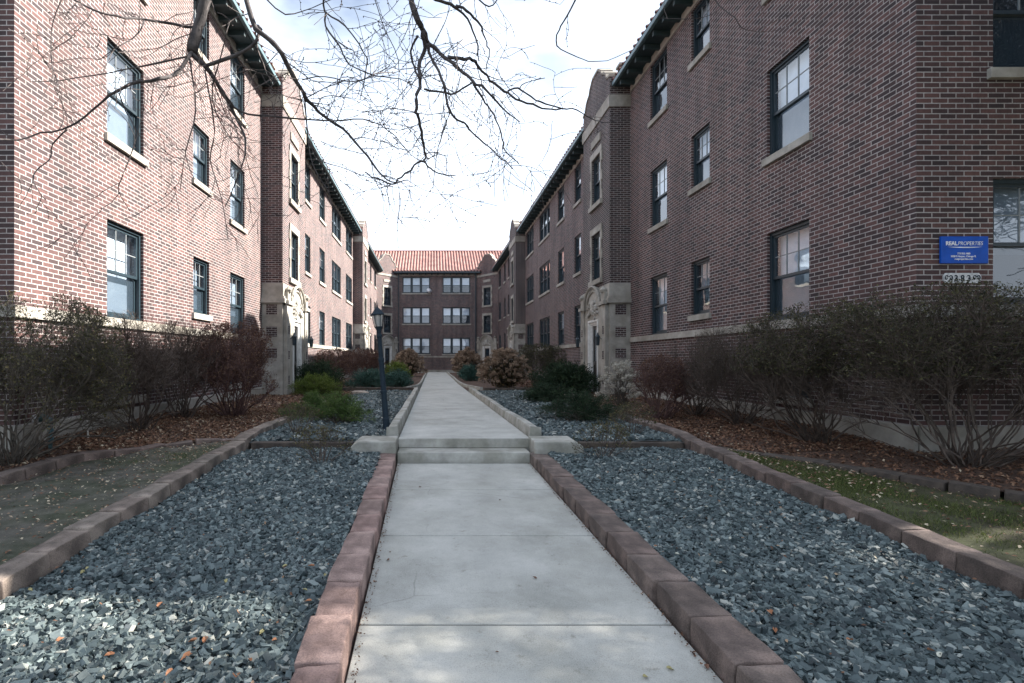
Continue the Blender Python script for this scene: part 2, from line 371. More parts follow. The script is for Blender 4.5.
def gable_outline(w, z0, zt):
    h = zt-z0; pts = [(0, 0), (0, .42), (.10, .45), (.13, .60), (.20, .70), (.26, .72), (.29, .84), (.36, .95), (.40, 1.0), (.60, 1.0), (.64, .95), (.71, .84), (.74, .72), (.80, .70), (.87, .60), (.90, .45), (1, .42), (1, 0)]
    return [(x*w, z0+y*h) for x, y in pts]
def coping(mb, fr, off, outline, d0, d1):
    for (a, b) in zip(outline[1:-2], outline[2:-1]):
        (ua, za), (ub, zb) = a, b
        L = math.hypot(ub-ua, zb-za)
        if L < .02: continue
        nx, nz = -(zb-za)/L, (ub-ua)/L
        q = [(ua-.01, za), (ub+.01, zb), (ub+nx*.07+.01, zb+nz*.07), (ua+nx*.07-.01, za+nz*.07)]
        mb.fprism(fr, [(u+off, z) for u, z in q], d0, d1)
def surround(par, fr, u0, u1, z0, z1, mat):
    s = MB(); d0, d1 = 0.003, .035
    s.fbox(fr, u0-.16, u1+.16, d0, d1+.01, z1+.003, z1+.22); s.fbox(fr, u0-.2, u1+.2, d0, .09, z0-.16, z0-.003)
    n = 5; h = (z1-z0)/n
    for k in range(n):
        e = .20 if k % 2 == 0 else .11
        s.fbox(fr, u0-e, u0-.003, d0, d1, z0+k*h, z0+(k+1)*h); s.fbox(fr, u1+.003, u1+e, d0, d1, z0+k*h, z0+(k+1)*h)
    s.build('window_surround', mat, par)
def portal(par, fr, u0, u1, zg, top, name_relief=True, full=True):
    """carved stone doorway on face fr between u0..u1, arch top at z=top"""
    c = (u0+u1)/2; w = u1-u0; dw = w*.2; zd = zg+2.5; zs = top-.62*w/2.75-.12; dep = .08
    s = MB()
    s.fbox(fr, u0, c-dw, 0.003, dep, zg-.1, zs); s.fbox(fr, c+dw, u1, 0.003, dep, zg-.1, zs)
    r = w*.33; arch = [(c+r*math.cos(t), zs+(top-zs)*math.sin(t)) for t in [PI*k/14 for k in range(15)]]
    s.fprism(fr, [(c-r, zs), (c+r, zs)]+arch[1:-1], 0.003, dep+.0)
    s.fbox(fr, c-dw, c+dw, 0.003, dep, zd, zs)
    # caps, pilasters and plinth
    for a, b in ((u0-.03, u0+.38), (u1-.38, u1+.03)):
        s.fbox(fr, a, b, dep+.002, dep+.05, zg-.1, zs+.02); s.fbox(fr, a-.05, b+.05, dep+.002, dep+.12, zs+.022, zs+.14)
        s.fbox(fr, a+.04, b-.04, 0.01, dep+.06, zs+.142, zs+.42)
        s.ring([fr.P((a+b)/2, .12, zs+.42), fr.P((a+b)/2, .12, zs+.5), fr.P((a+b)/2, .12, zs+.62)], [.10, .13, .02], 8)
    o = s.build('portal', M['stone'], par)
    ar = MB()
    for rr, dd, th in ((r*1.0, dep+.09, .05), (r*.80, dep+.04, .035)):
        ar.ring([fr.P(c+rr*math.cos(t), dd-.02, zs+(top-zs)*rr/r*math.sin(t)) for t in [PI*k/18 for k in range(19)]], th, 6)
    ar.build('arch_moulding', M['stone'], o)
    rel = MB()
    for k in range(26):
        t = PI*(k+.5)/26; q = r*.55*(.75+.25*math.cos(k*2.4)); uu = c+q*math.cos(t)*1.15; zz = zs-.25+(top-zs)*.75*(q/r)*math.sin(t)*1.2+.12*math.sin(k*1.7)
        p = Vector(fr.P(uu, dep+.01, zz)); e = R.uniform(.05, .09)
        nv = Vector((fr.n[0], fr.n[1], 0)); tv = Vector((fr.t[0], fr.t[1], 0))
        rel.ring([p-tv*e, p-tv*e*.4+nv*.035+Vector((0, 0, e*.6)), p+tv*e*.5+nv*.045+Vector((0, 0, -e*.3)), p+tv*e], [.02, .045, .04, .015], 6)
    sh = [(c-.16, zs+.28), (c-.16, zs+.02), (c, zs-.16), (c+.16, zs+.02), (c+.16, zs+.28)]
    rel.fprism(fr, sh, dep+.005, dep+.07)
    rel.build('carved_relief', M['relief'], o)
    fm = MB()
    for k, (i, d0, d1) in enumerate(((0, -.10, dep+.03), (.07, -.10, dep-.02), (.13, -.10, dep-.05))):
        a = c-dw+i; b = c+dw-i; fm.fbox(fr, a, a+.07, d0, d1, zg-.1, zd-i-.0); fm.fbox(fr, b-.07, b, d0, d1, zg-.1, zd-i)
        fm.fbox(fr, a+.07, b-.07, d0, d1, zd-i-.07, zd-i-.002)
    fm.build('door_frame', M['frame_light'], o)
    dm = MB(); a = c-dw+.2; b = c+dw-.2
    dm.fbox(fr, a, b, -.09, -.055, zg-.1, zd-.2)
    for (x0, x1, y0, y1) in ((a, a+.1, zg, zd-.21), (b-.1, b, zg, zd-.21), (a+.1, b-.1, zg, zg+.3), (a+.1, b-.1, zd-.32, zd-.21), (a+.1, b-.1, zg+.95, zg+1.07)):
        dm.fbox(fr, x0, x1, -.055, -.025, y0, y1)
    do = dm.build('door', M['door'], par)
    gp = MB(); gp.fbox(fr, a+.1, b-.1, -.053, -.045, zg+1.07, zd-.32); gp.build('door_glass', M['glass_screen'], do)
    hd = MB(); hd.ring([fr.P(a+.06, -.01, zg+.9), fr.P(a+.06, -.01, zg+1.1)], .012, 6); hd.build('handle', M['metal'], do)
    sd = MB(); sd.fbox(fr, a-.2, a, -.45, -.105, zg-.1, zd); sd.fbox(fr, b, b+.2, -.45, -.105, zg-.1, zd); sd.fbox(fr, a, b, -.45, -.105, zd-.2, zd)
    sd.build('door_reveal', M['stone'], par)
    st = MB(); st.fbox(fr, c-dw-.15, c+dw+.15, -.45, .55, zg-.3, zg-.02); st.build('doorstep', M['concrete2'], par)
    if full:
        for uu in (u0+.18, u1-.18):
            l = MB(); zc = zg+1.75; q = fr.P(uu, dep+.22, zc)
            l.ring_prof(q, [(.03, -.16), (.06, -.14), (.075, .10), (.085, .11), (.085, .13), (.03, .2), (.01, .26)], 6)
            l.ring([fr.P(uu, dep+.09, zc+.05), fr.P(uu, dep+.16, zc+.1), q], .014, 5)
            l.build('wall_lantern', M['frame'], par)
        for uu in (u0+.17, u1-.17):
            for k in range(3):
                ins = MB(); ins.fbox(fr, uu-.07, uu+.07, dep+.052, dep+.056, zg+.35+k*.8, zg+.62+k*.8); ins.build('brick_inset', M['brick_dark'], o)
def wing(s):
    side = 'sunlit' if s < 0 else 'shaded'
    lab = ('sunlit brown brick apartment wing on the left of the walkway, three storeys' if s < 0 else
           'shaded dark brick apartment wing on the right of the walkway, with the blue sign')
    root = empty('apartment_building', (XC+s*(HW+4), 30, 0), lab, 'building')
    wx = XC+s*HW
    fr = Fr((wx, 0), (0, 1), (-s, 0))           # courtyard face; u = world Y
    A = (9.03, 10.17); B = (12.28, 13.15); C = (14.52, 15.62)
    FZ = [(2.32, 3.97), (5.38, 7.03), (8.45, 10.08)]
    ZT = 10.3
    ops = []; wins = []
    for k, (z0, z1) in enumerate(FZ):
        for j, (a, b) in enumerate((A, B, C)):
            zz = z0 if j != 1 else z1-1.3
            wins.append((a, b, zz, z1, 1, k)); 
        for (a, b, n) in ((22.95, 24.0, 1), (25.9, 27.2, 1), (29.1, 31.9, 3), (33.8, 36.3, 3 if s > 0 else 2)):
            wins.append((a, b, z0, z1, n, k))
        for (a, b, n) in ((41.6, 42.6, 1), (44.3, 45.3, 1), (46.8, 47.8, 1), (50.0, 51.6, 2)):
            wins.append((a, b, z0, z1, n, k))
    bas = [(9.0, 10.1, .95, 1.45), (14.5, 15.6, .95, 1.4)]
    wall = MB()
    facade(wall, fr, 7.03, 54.5, -.3, ZT, [w[:4] for w in wins]+bas)
    # front face
    ff = Fr((wx, 7.03), (s, 0), (0, -1))
    fw = [(1.0, 2.25, z0, z1, 1, k) for k, (z0, z1) in enumerate(FZ)]+[(4.4, 5.65, z0, z1, 1, k) for k, (z0, z1) in enumerate(FZ)]
    facade(wall, ff, 0, 9.5, -.3, ZT, [w[:4] for w in fw])
    # outer and back faces, unseen from the courtyard
    wall.add([(wx+s*9.5, 7.03, -.3), (wx+s*9.5, 54.5, -.3), (wx+s*9.5, 54.5, ZT), (wx+s*9.5, 7.03, ZT)], [(0, 1, 2, 3)])
    wall.add([(wx, 54.5, -.3), (wx+s*9.5, 54.5, -.3), (wx+s*9.5, 54.5, ZT), (wx, 54.5, ZT)], [(0, 1, 2, 3)])
    wall.build('wall', M['brick'], root)
    for (a, b, z0, z1, n, k) in wins:
        near = a < 20
        cc = None
        if s < 0 and near: cc = 'curt_white' if k or a == A[0] else 'curt_grey'
        if s > 0 and a == A[0]: cc = 'curt_white'
        window(root, fr, a, b, z0, z1, n, sill='stone' if not (k == 0 and z0 < 2.5) else None, curt=cc, grid=True)
    for (a, b, z0, z1, n, k) in fw:
        window(root, ff, a, b, z0, z1, n, sill='stone' if k else None, curt='curt_dark' if k else 'curt_grey')
    for (a, b, z0, z1) in bas: window(root, fr, a, b, z0, z1, 1, curt='curt_dark', grid=False, lintel=False)
    # limestone band, base, frieze
    bd = MB()
    segs = [(7.03, 17.15), (20.25, 36.75), (39.85, 52.2)]
    for a, b in segs:
        bd.fbox(fr, a-(.05 if a < 8 else 0), b, .003, .05, 2.16, 2.318)
        bd.fbox(fr, a-(.03 if a < 8 else 0), b, .004, .03, 10.1, 10.298)
    bd.fbox(ff, 0.003, 9.5, .003, .05, 2.16, 2.318); bd.fbox(ff, .003, 9.5, .004, .03, 10.1, 10.298)
    bd.build('stone_band', M['stone'], root)
    bs = MB()
    for a, b in segs: bs.fbox(fr, a-(.04 if a < 8 else 0), b, .004, .06, -.3, .74)
    bs.fbox(ff, .004, 9.5, .004, .06, -.3, .74); bs.build('stone_base', M['stone'], root, bevel=.01)
    # eaves
    so = MB(); gu = MB(); bks = []
    for a, b in ((6.5, 17.2), (20.22, 36.8), (39.82, 53.4)):
        so.fbox(fr, a, b, -.1, .50, 10.302, 10.36); gu.fbox(fr, a, b, .502, .60, 10.31, 10.44)
        y = a+.3
        while y < b-.1: bks.append((fr, y, .47)); y += .62
    so.fbox(ff, .1, 9.5, -.1, .53, 10.303, 10.358); gu.fbox(ff, -.52, 9.5, .535, .63, 10.312, 10.438)
    for k in range(14): bks.append((ff, .3+k*.65, .5))
    e = so.build('eave', M['soffit'], root); gu.build('gutter', M['gutter'], e, bevel=.02)
    for f_, y, d in bks:
        bk = MB(); bk.fbox(f_, y, y+.1, .034, d, 10.17, 10.30); bk.build('bracket', M['soffit'], e)
    # roof
    rf = MB(); xr = wx+s*4.6; ze = 10.45; zr = 12.7
    P = [(wx-s*.6, 6.4, ze), (wx-s*.6, 54.5, ze), (xr, 54.5, zr), (xr, 11.5, zr), (wx+s*10, 6.4, ze), (wx+s*10, 54.5, ze)]
    rf.add(P, [(0, 1, 2, 3), (0, 3, 4), (3, 2, 5, 4)])
    u = 6.6
    while u < 54:
        zt = 1.0; q1 = (wx-s*.6, u, ze+.03)
        k = min(1, (u-6.4)/5.1); q2 = (wx-s*.6+(xr-wx+s*.6)*k, u, ze+(zr-ze)*k+.03)
        rf.ring([q1, q2], .05, 5, False); u += .3
    rf.build('roof', M['tile'], root)
    # entrance bays
    for y0 in (17.2, 36.8):
        y1 = y0+3.0; D = .66
        bw = MB(); stn = MB(); west = Fr((wx-s*D, 0), (0, 1), (-s, 0)); south = Fr((wx-s*D, y0), (s, 0), (0, -1)); north = Fr((wx, y1), (-s, 0), (0, 1))
        wc = y0+1.4; wd = [(wc-.48, wc+.48, 4.35, 5.95), (wc-.48, wc+.48, 6.98, 8.58)]
        dwo = (y0+1.5-.6, y0+1.5+.6, .3, 2.95)
        facade(bw, west, y0, y1, 4.05, 9.66, wd)
        bw.fquad(south, 0, D, 0, 4.05, 9.66); bw.fquad(north, 0, D, 0, 4.05, 9.66)
        go = gable_outline(3.0, 10.04, 11.45)
        bw.fprism(west, [(u+y0, z) for u, z in go], -.35, 0)
        bw.fbox(south, .352, D, -.3, 0, 10.04, 11.0)
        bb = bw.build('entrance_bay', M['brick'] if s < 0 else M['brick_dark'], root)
        facade(stn, west, y0, y1, -.3, 3.42, [dwo], .45)
        stn.fquad(south, 0, D, 0, -.3, 3.42); stn.fquad(north, 0, D, 0, -.3, 3.42)
        caps = []
        caps.append((min(wx-s*(D+.1), wx), max(wx-s*(D+.1), wx), y0-.1, y1+.1, 3.42, 3.56))
        caps.append((min(wx-s*(D+.06), wx), max(wx-s*(D+.06), wx), y0-.06, y1+.06, 3.56, 3.64))
        stn.box(min(wx-s*(D+.025), wx), max(wx-s*(D+.025), wx), y0-.025, y1+.025, 3.64, 4.05)
        caps.append((min(wx-s*(D+.04), wx), max(wx-s*(D+.04), wx), y0-.04, y1+.04, 9.66, 10.04))
        cp = MB(); coping(cp, west, y0, go, -.38, .03)
        cp.fbox(south, .3, D+.01, -.33, .03, 11.0, 11.07)
        stn.build('stonework', M['stone'], bb); 
        for c_ in caps:
            q = MB(); q.box(*c_); q.build('stone_moulding', M['stone'], bb)
        cp.build('coping', M['stone'], bb)
        pq = MB(); pq.fbox(west, wc-.5, wc+.5, .003, .05, 9.0, 9.25); pq.build('plaque', M['stone'], bb)
        for zz in (3.21, 2.50, 1.82):
            inn = MB(); inn.fbox(south, .18, .52, .002, .006, zz-.16, zz+.16); inn.build('brick_inset', M['brick_dark'], bb)
        for (a, b, z0, z1) in wd:
            window(root, west, a, b, z0, z1, 1, sill=None, curt='curt_dark' if s > 0 else 'curt_grey', lintel=False, grid=True)
            surround(root, west, a, b, z0, z1, M['stone'])
        portal(root, west, y0+.1, y1-.1, .48, 4.12)
        dk = MB(); dk.fbox(west, dwo[0], dwo[1], -.5, -.46, .3, 2.95); dk.build('dark_interior', M['curt_dark'], root)
    return root
wing(-1); wing(1)
def rear():
    root = empty('apartment_building', (XC, 58, 0), 'shaded brick apartment wing closing the far end under a red tiled roof', 'building')
    YB = 54.5; h = 4.0
    fr = Fr((XC, YB), (1, 0), (0, -1))
    FZ = [(2.2, 3.85), (5.25, 6.92), (8.35, 9.98)]
    wins = [(a, b, z0, z1) for z0, z1 in FZ for a, b in ((-3.5, -.72), (.55, 3.33))]
    w = MB(); facade(w, fr, -h, h, -.3, 10.3, wins+[(1.75, 2.45, .55, 1.15)])
    w.box(XC-11, XC+11, YB+.3, YB+9, -.3, 10.2)
    w.build('wall', M['brick'], root)
    for k, (a, b, z0, z1) in enumerate(wins): window(root, fr, a, b, z0, z1, 3, curt='curt_white', sill='stone')
    window(root, fr, 1.75, 2.45, .55, 1.15, 1, grid=False, lintel=False, curt='curt_dark')
    b = MB(); b.fbox(fr, -h, h, .003, .05, 1.85, 2.0); b.fbox(fr, -h, h, .004, .03, 10.08, 10.28)
    b.fbox(fr, -h, h, .004, .05, -.3, .6); b.build('stone_band', M['stone'], root)
    e = MB(); e.fbox(fr, -h-.2, h+.2, -.1, .5, 10.302, 10.36); eo = e.build('eave', M['soffit'], root)
    g = MB(); g.fbox(fr, -h-.3, h+.3, .502, .62, 10.30, 10.46); g.build('gutter', M['frame'], eo)
    for k in range(13):
        g = MB(); g.fbox(fr, -h+.3+k*.62, -h+.42+k*.62, .034, .46, 10.15, 10.3); g.build('bracket', M['soffit'], eo)
    r = MB(); ze = 10.46; zr = 13.4; y1 = YB-.6; y2 = YB+4.3
    r.add([(XC-12, y1, ze), (XC+12, y1, ze), (XC+12, y2, zr), (XC-12, y2, zr), (XC+12, y2+5, ze), (XC-12, y2+5, ze)], [(0, 1, 2, 3), (3, 2, 4, 5), (0, 3, 5), (1, 4, 2)])
    x = XC-11.9
    while x < XC+12:
        r.ring([(x, y1-.02, ze+.03), (x, y2, zr+.03)], .085, 6, False); x += .30
    r.ring([(XC-12, y2, zr+.04), (XC+12, y2, zr+.04)], .12, 6)
    r.build('roof', M['tile'], root)
    for q in (-h+.12, h-.12):
        dn = MB(); dn.fbox(fr, q-.05, q+.05, .01, .11, .3, 10.3); dn.build('downpipe', M['frame'], root)
    for s in (-1, 1):
        p0 = Vector((XC+s*h, YB)); p1 = Vector((XC+s*HW, 52.15)); t = (p1-p0); L = t.length; t.normalize()
        n = Vector((t.y, -t.x));
        if n.y > 0: n = -n
        f2 = Fr((p0.x, p0.y), (t.x, t.y), (n.x, n.y)); c = L/2
        wd = [(c-.5, c+.5, 4.3, 6.0), (c-.5, c+.5, 7.0, 8.75)]
        bw = MB(); facade(bw, f2, 0, L, -.3, 9.9, wd+[(c-.6, c+.6, .3, 2.95)], .45)
        go = gable_outline(L, 10.1, 12.0); bw.fprism(f2, go, -.35, 0)
        bb = bw.build('entrance_bay', M['brick'], root)
        st = MB(); st.fbox(f2, 0, L, -.3, .05, 9.9, 10.1); coping(st, f2, 0, go, -.38, .04)
        st.fbox(f2, c-.5, c+.5, .003, .05, 9.3, 9.55); st.fbox(f2, 0, L, -.005, .03, 3.2, 3.4)
        st.build('coping', M['stone'], bb)
        for (a, b_, z0, z1) in wd:
            window(root, f2, a, b_, z0, z1, 1, sill=None, curt='curt_dark', lintel=False); surround(root, f2, a, b_, z0, z1, M['stone'])
        portal(root, f2, .15, L-.15, .46, 4.05)
        dk = MB(); dk.fbox(f2, c-.6, c+.6, -.5, -.46, .3, 2.95); dk.build('dark_interior', M['curt_dark'], root)
    return fr
rfr = rear()

# ------------------------------------------------------------------ ground
def clamp(v, a, b): return max(a, min(b, v))
def zg(y): return clamp(.1+.05*(y-3.3), .015, .34)              # gravel level
def zp(y): return max(0.0, .036+.0294*(y-2.63))                  # walkway level
def XL(y): return -.425-.0134*(y-2.63)
def XR(y): return 1.41-.0146*(y-2.63)
def lerp_pts(pts, y):
    if y <= pts[0][0]: return pts[0][1]
    for (a, b), (c, d) in zip(pts[:-1], pts[1:]):
        if y <= c: return b+(d-b)*(y-a)/(c-a)
    return pts[-1][1]
CL = [(-1, -5.25), (3, -5.1), (4.5, -4.95), (5.8, -4.70), (6.75, -4.45), (7.6, -3.95), (8.05, -3.2), (8.25, -2.72)]
CR = [(3.9, 12.0), (4.15, 8.5), (4.55, 6.7), (5.05, 5.75), (5.55, 5.25), (6.6, 4.75), (7.5, 4.0), (7.95, 3.72)]
def zm(x, y):
    base = clamp(.36+.02*(y-6.5), .14, .43)
    if y < 5.5: base = clamp(.34+.035*(y-5.5), .12, .34)
    d = clamp((abs(x-XC)-4.2)/1.6, 0, 1); return base+.09*d*clamp((y-5)/3, 0, 1)+.02*math.sin(x*3.1+y*2.3)
def strip(name, fL, fR, y0, y1, ny, nx, zf, mat, label=None):
    V = []; 
    for j in range(ny+1):
        y = y0+(y1-y0)*j/ny; a = fL(y); b = fR(y)
        for i in range(nx+1):
            x = a+(b-a)*i/nx; V.append((x, y, zf(x, y)))
    Fc = [(j*(nx+1)+i, j*(nx+1)+i+1, (j+1)*(nx+1)+i+1, (j+1)*(nx+1)+i) for j in range(ny) for i in range(nx)]
    o = arr_mesh(name, V, Fc, mat, smooth=True); o['kind'] = 'structure'; return o
g = MB(); g.add([(-900, -900, -.06), (900, -900, -.06), (900, 900, -.06), (-900, 900, -.06)], [(0, 1, 2, 3)])
tag(g.build('ground', M['earth']), kind='structure')
XOL = -2.66; XOR = 3.64
wob = lambda x, y: .012*math.sin(7*x+3*y)+.01*math.sin(5*y-4*x)
strip('gravel_bed', lambda y: XOL, lambda y: XL(y)-.1, .3, 7.7, 60, 20, lambda x, y: zg(y)-.01+wob(x, y), M['gravel_base'])
strip('gravel_bed', lambda y: XR(y)+.1, lambda y: XOR, .3, 7.7, 60, 20, lambda x, y: zg(y)-.01+wob(x, y), M['gravel_base'])
strip('lawn', lambda y: lerp_pts(CL, y)-.05, lambda y: XOL-.05, .3, 8.2, 60, 16, lambda x, y: zg(y)+.045+wob(x, y), M['dirt'])
yR = [(y, x) for y, x in CR]
strip('lawn', lambda y: XOR+.05, lambda y: max(XOR+.1, lerp_pts(CR, y)+.05) if y > 3.9 else 12, .3, 7.9, 70, 24, lambda x, y: zg(y)+.045+wob(x, y), M['lawn'])
wl = XC-HW; wr = XC+HW
strip('planting_bed', lambda y: wl if y > 7.1 else -12, lambda y: lerp_pts(CL, y), .3, 8.25, 60, 24, zm, M['mulch'])
strip('planting_bed', lambda y: wl, lambda y: XOL-.1, 8.25, 52.5, 160, 12, zm, M['mulch'])
strip('planting_bed', lambda y: lerp_pts(CR, y), lambda y: wr if y > 7.1 else 12.2, 3.95, 7.95, 50, 24, zm, M['mulch'])
strip('planting_bed', lambda y: XOR+.1, lambda y: wr, 7.95, 52.5, 160, 12, zm, M['mulch'])
strip('gravel_bed', lambda y: XOL-.1, lambda y: -.6, 7.8, 20.4, 60, 10, lambda x, y: .415+wob(x, y), M['gravel_base'])
strip('gravel_bed', lambda y: 1.4, lambda y: XOR+.1, 7.8, 20.4, 60, 10, lambda x, y: .415+wob(x, y), M['gravel_base'])
strip('planting_bed', lambda y: XOL-.1, lambda y: -.6, 20.4, 52.5, 60, 8, lambda x, y: .44+wob(x, y), M['mulch'])
strip('planting_bed', lambda y: 1.2, lambda y: XOR+.1, 20.4, 52.5, 60, 8, lambda x, y: .44+wob(x, y), M['mulch'])
# public pavement and street behind the camera
s = MB(); s.box(-30, 30, -3.4, -1.4, -.055, .0); tag(s.build('pavement', M['concrete']), kind='structure')
s = MB(); s.box(-60, 60, -14, -6, -.056, -.05); tag(s.build('road', M['asphalt']), kind='structure')
s = MB(); s.box(-60, 60, -6, -5.8, -.056, .06); tag(s.build('kerb', M['concrete2']), kind='structure')
# walkway
b = MB(); js = [-1.38, .2, 1.69, 3.16, 4.63, 6.09, 7.44]
for a, c in zip(js[:-1], js[1:]):
    a += .008; c -= .008; q = .0
    vs = [(XL(a), a, -.05), (XR(a), a, -.05), (XR(c), c, -.05), (XL(c), c, -.05), (XL(a), a, zp(a)), (XR(a), a, zp(a)), (XR(c), c, zp(c)), (XL(c), c, zp(c))]
    b.add(vs, [(3, 2, 1, 0), (4, 5, 6, 7), (0, 1, 5, 4), (1, 2, 6, 5), (2, 3, 7, 6), (3, 0, 4, 7)])
tag(b.build('path', M['walk'], bevel=.006), kind='structure')
b = MB(); b.add([(XL(-1.4)+.01, -1.4, -.03), (XR(-1.4)-.01, -1.4, -.03), (XR(7.4)-.01, 7.4, zp(7.4)-.02), (XL(7.4)+.01, 7.4, zp(7.4)-.02), (XL(1.5)+.01, 1.5, -.015), (XR(1.5)-.01, 1.5, -.015)], [(0, 1, 5, 4), (4, 5, 2, 3)])
tag(b.build('path', M['joint']), kind='structure')
ZU = .459
def XRU(y): return 1.42-.012*(min(y, 26)-7.8)
b = MB(); y = 7.86
while y < 51:
    c = min(y+1.52, 51.5); e = .005
    b.add([(-.5, y+e, .2), (XRU(y), y+e, .2), (XRU(c), c-e, .2), (-.5, c-e, .2), (-.5, y+e, ZU), (XRU(y), y+e, ZU), (XRU(c), c-e, ZU), (-.5, c-e, ZU)], [(3, 2, 1, 0), (4, 5, 6, 7), (0, 1, 5, 4), (1, 2, 6, 5), (2, 3, 7, 6), (3, 0, 4, 7)])
    y = c
tag(b.build('path', M['walk'], bevel=.004), kind='structure')
b = MB(); b.box(-.49, 1.1, 7.9, 51, .3, ZU-.012); tag(b.build('path', M['joint']), kind='structure')
b = MB(); b.box(-.494, 1.345, 7.46, 7.90, .05, .323); b.box(-.505, 1.43, 7.84, 7.868, .324, ZU+.002)
tag(b.build('steps', M['concrete2'], bevel=.012), kind='structure')
b = MB(); b.box(-5.4, 6.2, 49.5, 51.8, .25, .452); tag(b.build('path', M['concrete2']), kind='structure')
for s_, x0, x1 in ((-1, -1.14, -.512), (1, 1.40, 2.08)):
    b = MB(); xo = x0 if s_ < 0 else x1; xi = x1 if s_ < 0 else x0; ch = .10
    prof = [(xi, .05), (xi, .475), (xo-s_*ch, .475), (xo, .40), (xo, .05)]
    n = 5; y0_, y1_ = 7.44, 7.96
    b.add([(x, y0_, z) for x, z in prof]+[(x, y1_, z+.01) for x, z in prof], [tuple(range(n)), tuple(range(2*n-1, n-1, -1))]+[(i, i+n, (i+1) % n+n, (i+1) % n) for i in range(n)])
    o = b.build('step_cheek_block', M['concrete2'], bevel=.018)
    tag(o, 'low concrete cheek block at the %s end of the two steps' % ('left' if s_ < 0 else 'right'), 'concrete block')
for s_, fx in ((-1, lambda y: -.5), (1, XRU)):
    for (ya, yb, w_, h_) in ((8.02, 19.6, .17, .14), (20.7, 49, .13, .10)):
        b = MB(); pr = []
        V = []; ns = 12
        for k in range(ns+1):
            y = ya+(yb-ya)*k/ns; x = fx(y)+s_*.006
            hh = h_+.012*math.sin(k*1.3)
            if ya > 20 and k == 0: x += s_*.5
            if ya > 20 and k == 1: x += s_*.06
            for (dx, z) in ((0, .3), (.035, ZU+hh), (w_, ZU+hh-.01), (w_+.01, .3)): V.append((x+s_*dx, y, z))
        Fq = [(j*4+i, j*4+(i+1) % 4, (j+1)*4+(i+1) % 4, (j+1)*4+i) for j in range(ns) for i in range(4)]+[(0, 1, 2, 3), (ns*4+3, ns*4+2, ns*4+1, ns*4)]
        b.add(V, Fq); o = b.build('concrete_kerb', M['concrete2'], bevel=.015)
        tag(o, 'pale concrete kerb along the %s edge of the %s stretch of the upper walk' % ('left' if s_ < 0 else 'right', 'near' if ya < 10 else 'far'), 'kerb')
# timbers across the beds
for (x0, x1, y, za, zb, lb) in ((XOL+.05, -1.15, 7.72, .2, .42, 'dark timber retaining the gravel left of the steps'),
                         (2.09, XOR-.05, 7.72, .2, .42, 'dark timber retaining the gravel right of the steps'),
                         (-4.6, -.7, 20.45, .35, .56, 'far dark timber crossing the bed left of the walk before the teal junipers'),
                         (1.95, 5.0, 20.45, .35, .54, 'far dark timber crossing the bed right of the walk before the big hydrangea')):
    b = MB(); b.box(x0, x1, y, y+.14, za, zb); tag(b.build('edging_timber', M['timber'], bevel=.015), lb, 'timber edging')

# edging blocks
def block_variants(w, h, L):
    out = []
    for k in range(7):
        b = MB(); j = lambda: R.uniform(-.008, .008)
        vs = [(x+j(), y+j(), z+j()) for z in (-.12, h) for y in (-L/2, L/2) for x in (-w/2, w/2)]
        b.add(vs, [(0, 2, 3, 1), (4, 5, 7, 6), (0, 1, 5, 4), (2, 6, 7, 3), (0, 4, 6, 2), (1, 3, 7, 5)])
        me = bpy.data.meshes.new('edging_block'); me.from_pydata(b.v, [], b.f)
        import bmesh
        bm = bmesh.new(); bm.from_mesh(me); bmesh.ops.bevel(bm, geom=bm.edges[:], offset=.012, segments=2, affect='EDGES', profile=.6)
        bmesh.ops.triangulate(bm, faces=bm.faces[:]); bmesh.ops.subdivide_edges(bm, edges=[e for e in bm.edges if e.calc_length() > .06], cuts=3, use_grid_fill=False)
        from mathutils import noise as mn
        for v in bm.verts:
            q = v.co*14+Vector((k*7.3, 0, 0)); v.co += Vector(mn.noise_vector(q))*.007+Vector(mn.noise_vector(q*3))*.0025
        bm.to_mesh(me); bm.free(); me.polygons.foreach_set('use_smooth', [True]*len(me.polygons)); out.append(me)
    return out
def block_row(pts, w, h, L, mat, zf, label, group, gap=.014):
    mv = block_variants(w, h, L)
    for me in mv: me.materials.append(mat)
    pts = [Vector(p) for p in pts]; d = 0; tot = sum((b-a).length for a, b in zip(pts[:-1], pts[1:]))
    def pos(d):
        for a, b in zip(pts[:-1], pts[1:]):
            l = (b-a).length
            if d <= l: return a+(b-a)*(d/l), (b-a).normalized()
            d -= l
        return pts[-1], (pts[-1]-pts[-2]).normalized()
    d = L/2; 
    while d < tot:
        p, t = pos(d); z = zf(p.x, p.y); z2 = zf(p.x+t.x*.2, p.y+t.y*.2)
        o = bpy.data.objects.new('edging_block', R.choice(mv)); COL.objects.link(o)
        o.location = (p.x+R.uniform(-.012, .012), p.y, z+R.uniform(-.006, .006))
        pitch = math.atan2(z2-z, .2)
        o.rotation_euler = (pitch+R.uniform(-.01, .01), R.uniform(-.02, .02), math.atan2(-t.x, t.y)+R.uniform(-.02, .02)+(PI if R.random() < .5 and abs(pitch) < .005 else 0))
        tag(o, label, 'edging block', group); d += L+gap
block_row([(XL(.3)-.125, .3), (XL(7.4)-.125, 7.38)], .225, .13, .44, M['paver_red'], lambda x, y: zp(y), 'rough reddish block in the straight edging along the left side of the lower walkway', 'reddish blocks along the left of the lower walkway')
block_row([(XR(.3)+.14, .3), (XR(7.4)+.14, 7.38)], .245, .13, .44, M['paver_brown'], lambda x, y: zp(y), 'brownish block in the straight edging along the right side of the lower walkway', 'brownish blocks along the right of the lower walkway')
block_row([(XOL-.1, .3), (XOL-.1, 10.2)], .20, .14, .42, M['paver_tan'], lambda x, y: zg(y)+.05*clamp(y-7.5, 0, 1), 'weathered tan block in the straight edging between the left gravel and the dirt patch', 'weathered blocks on the outer side of the left gravel')
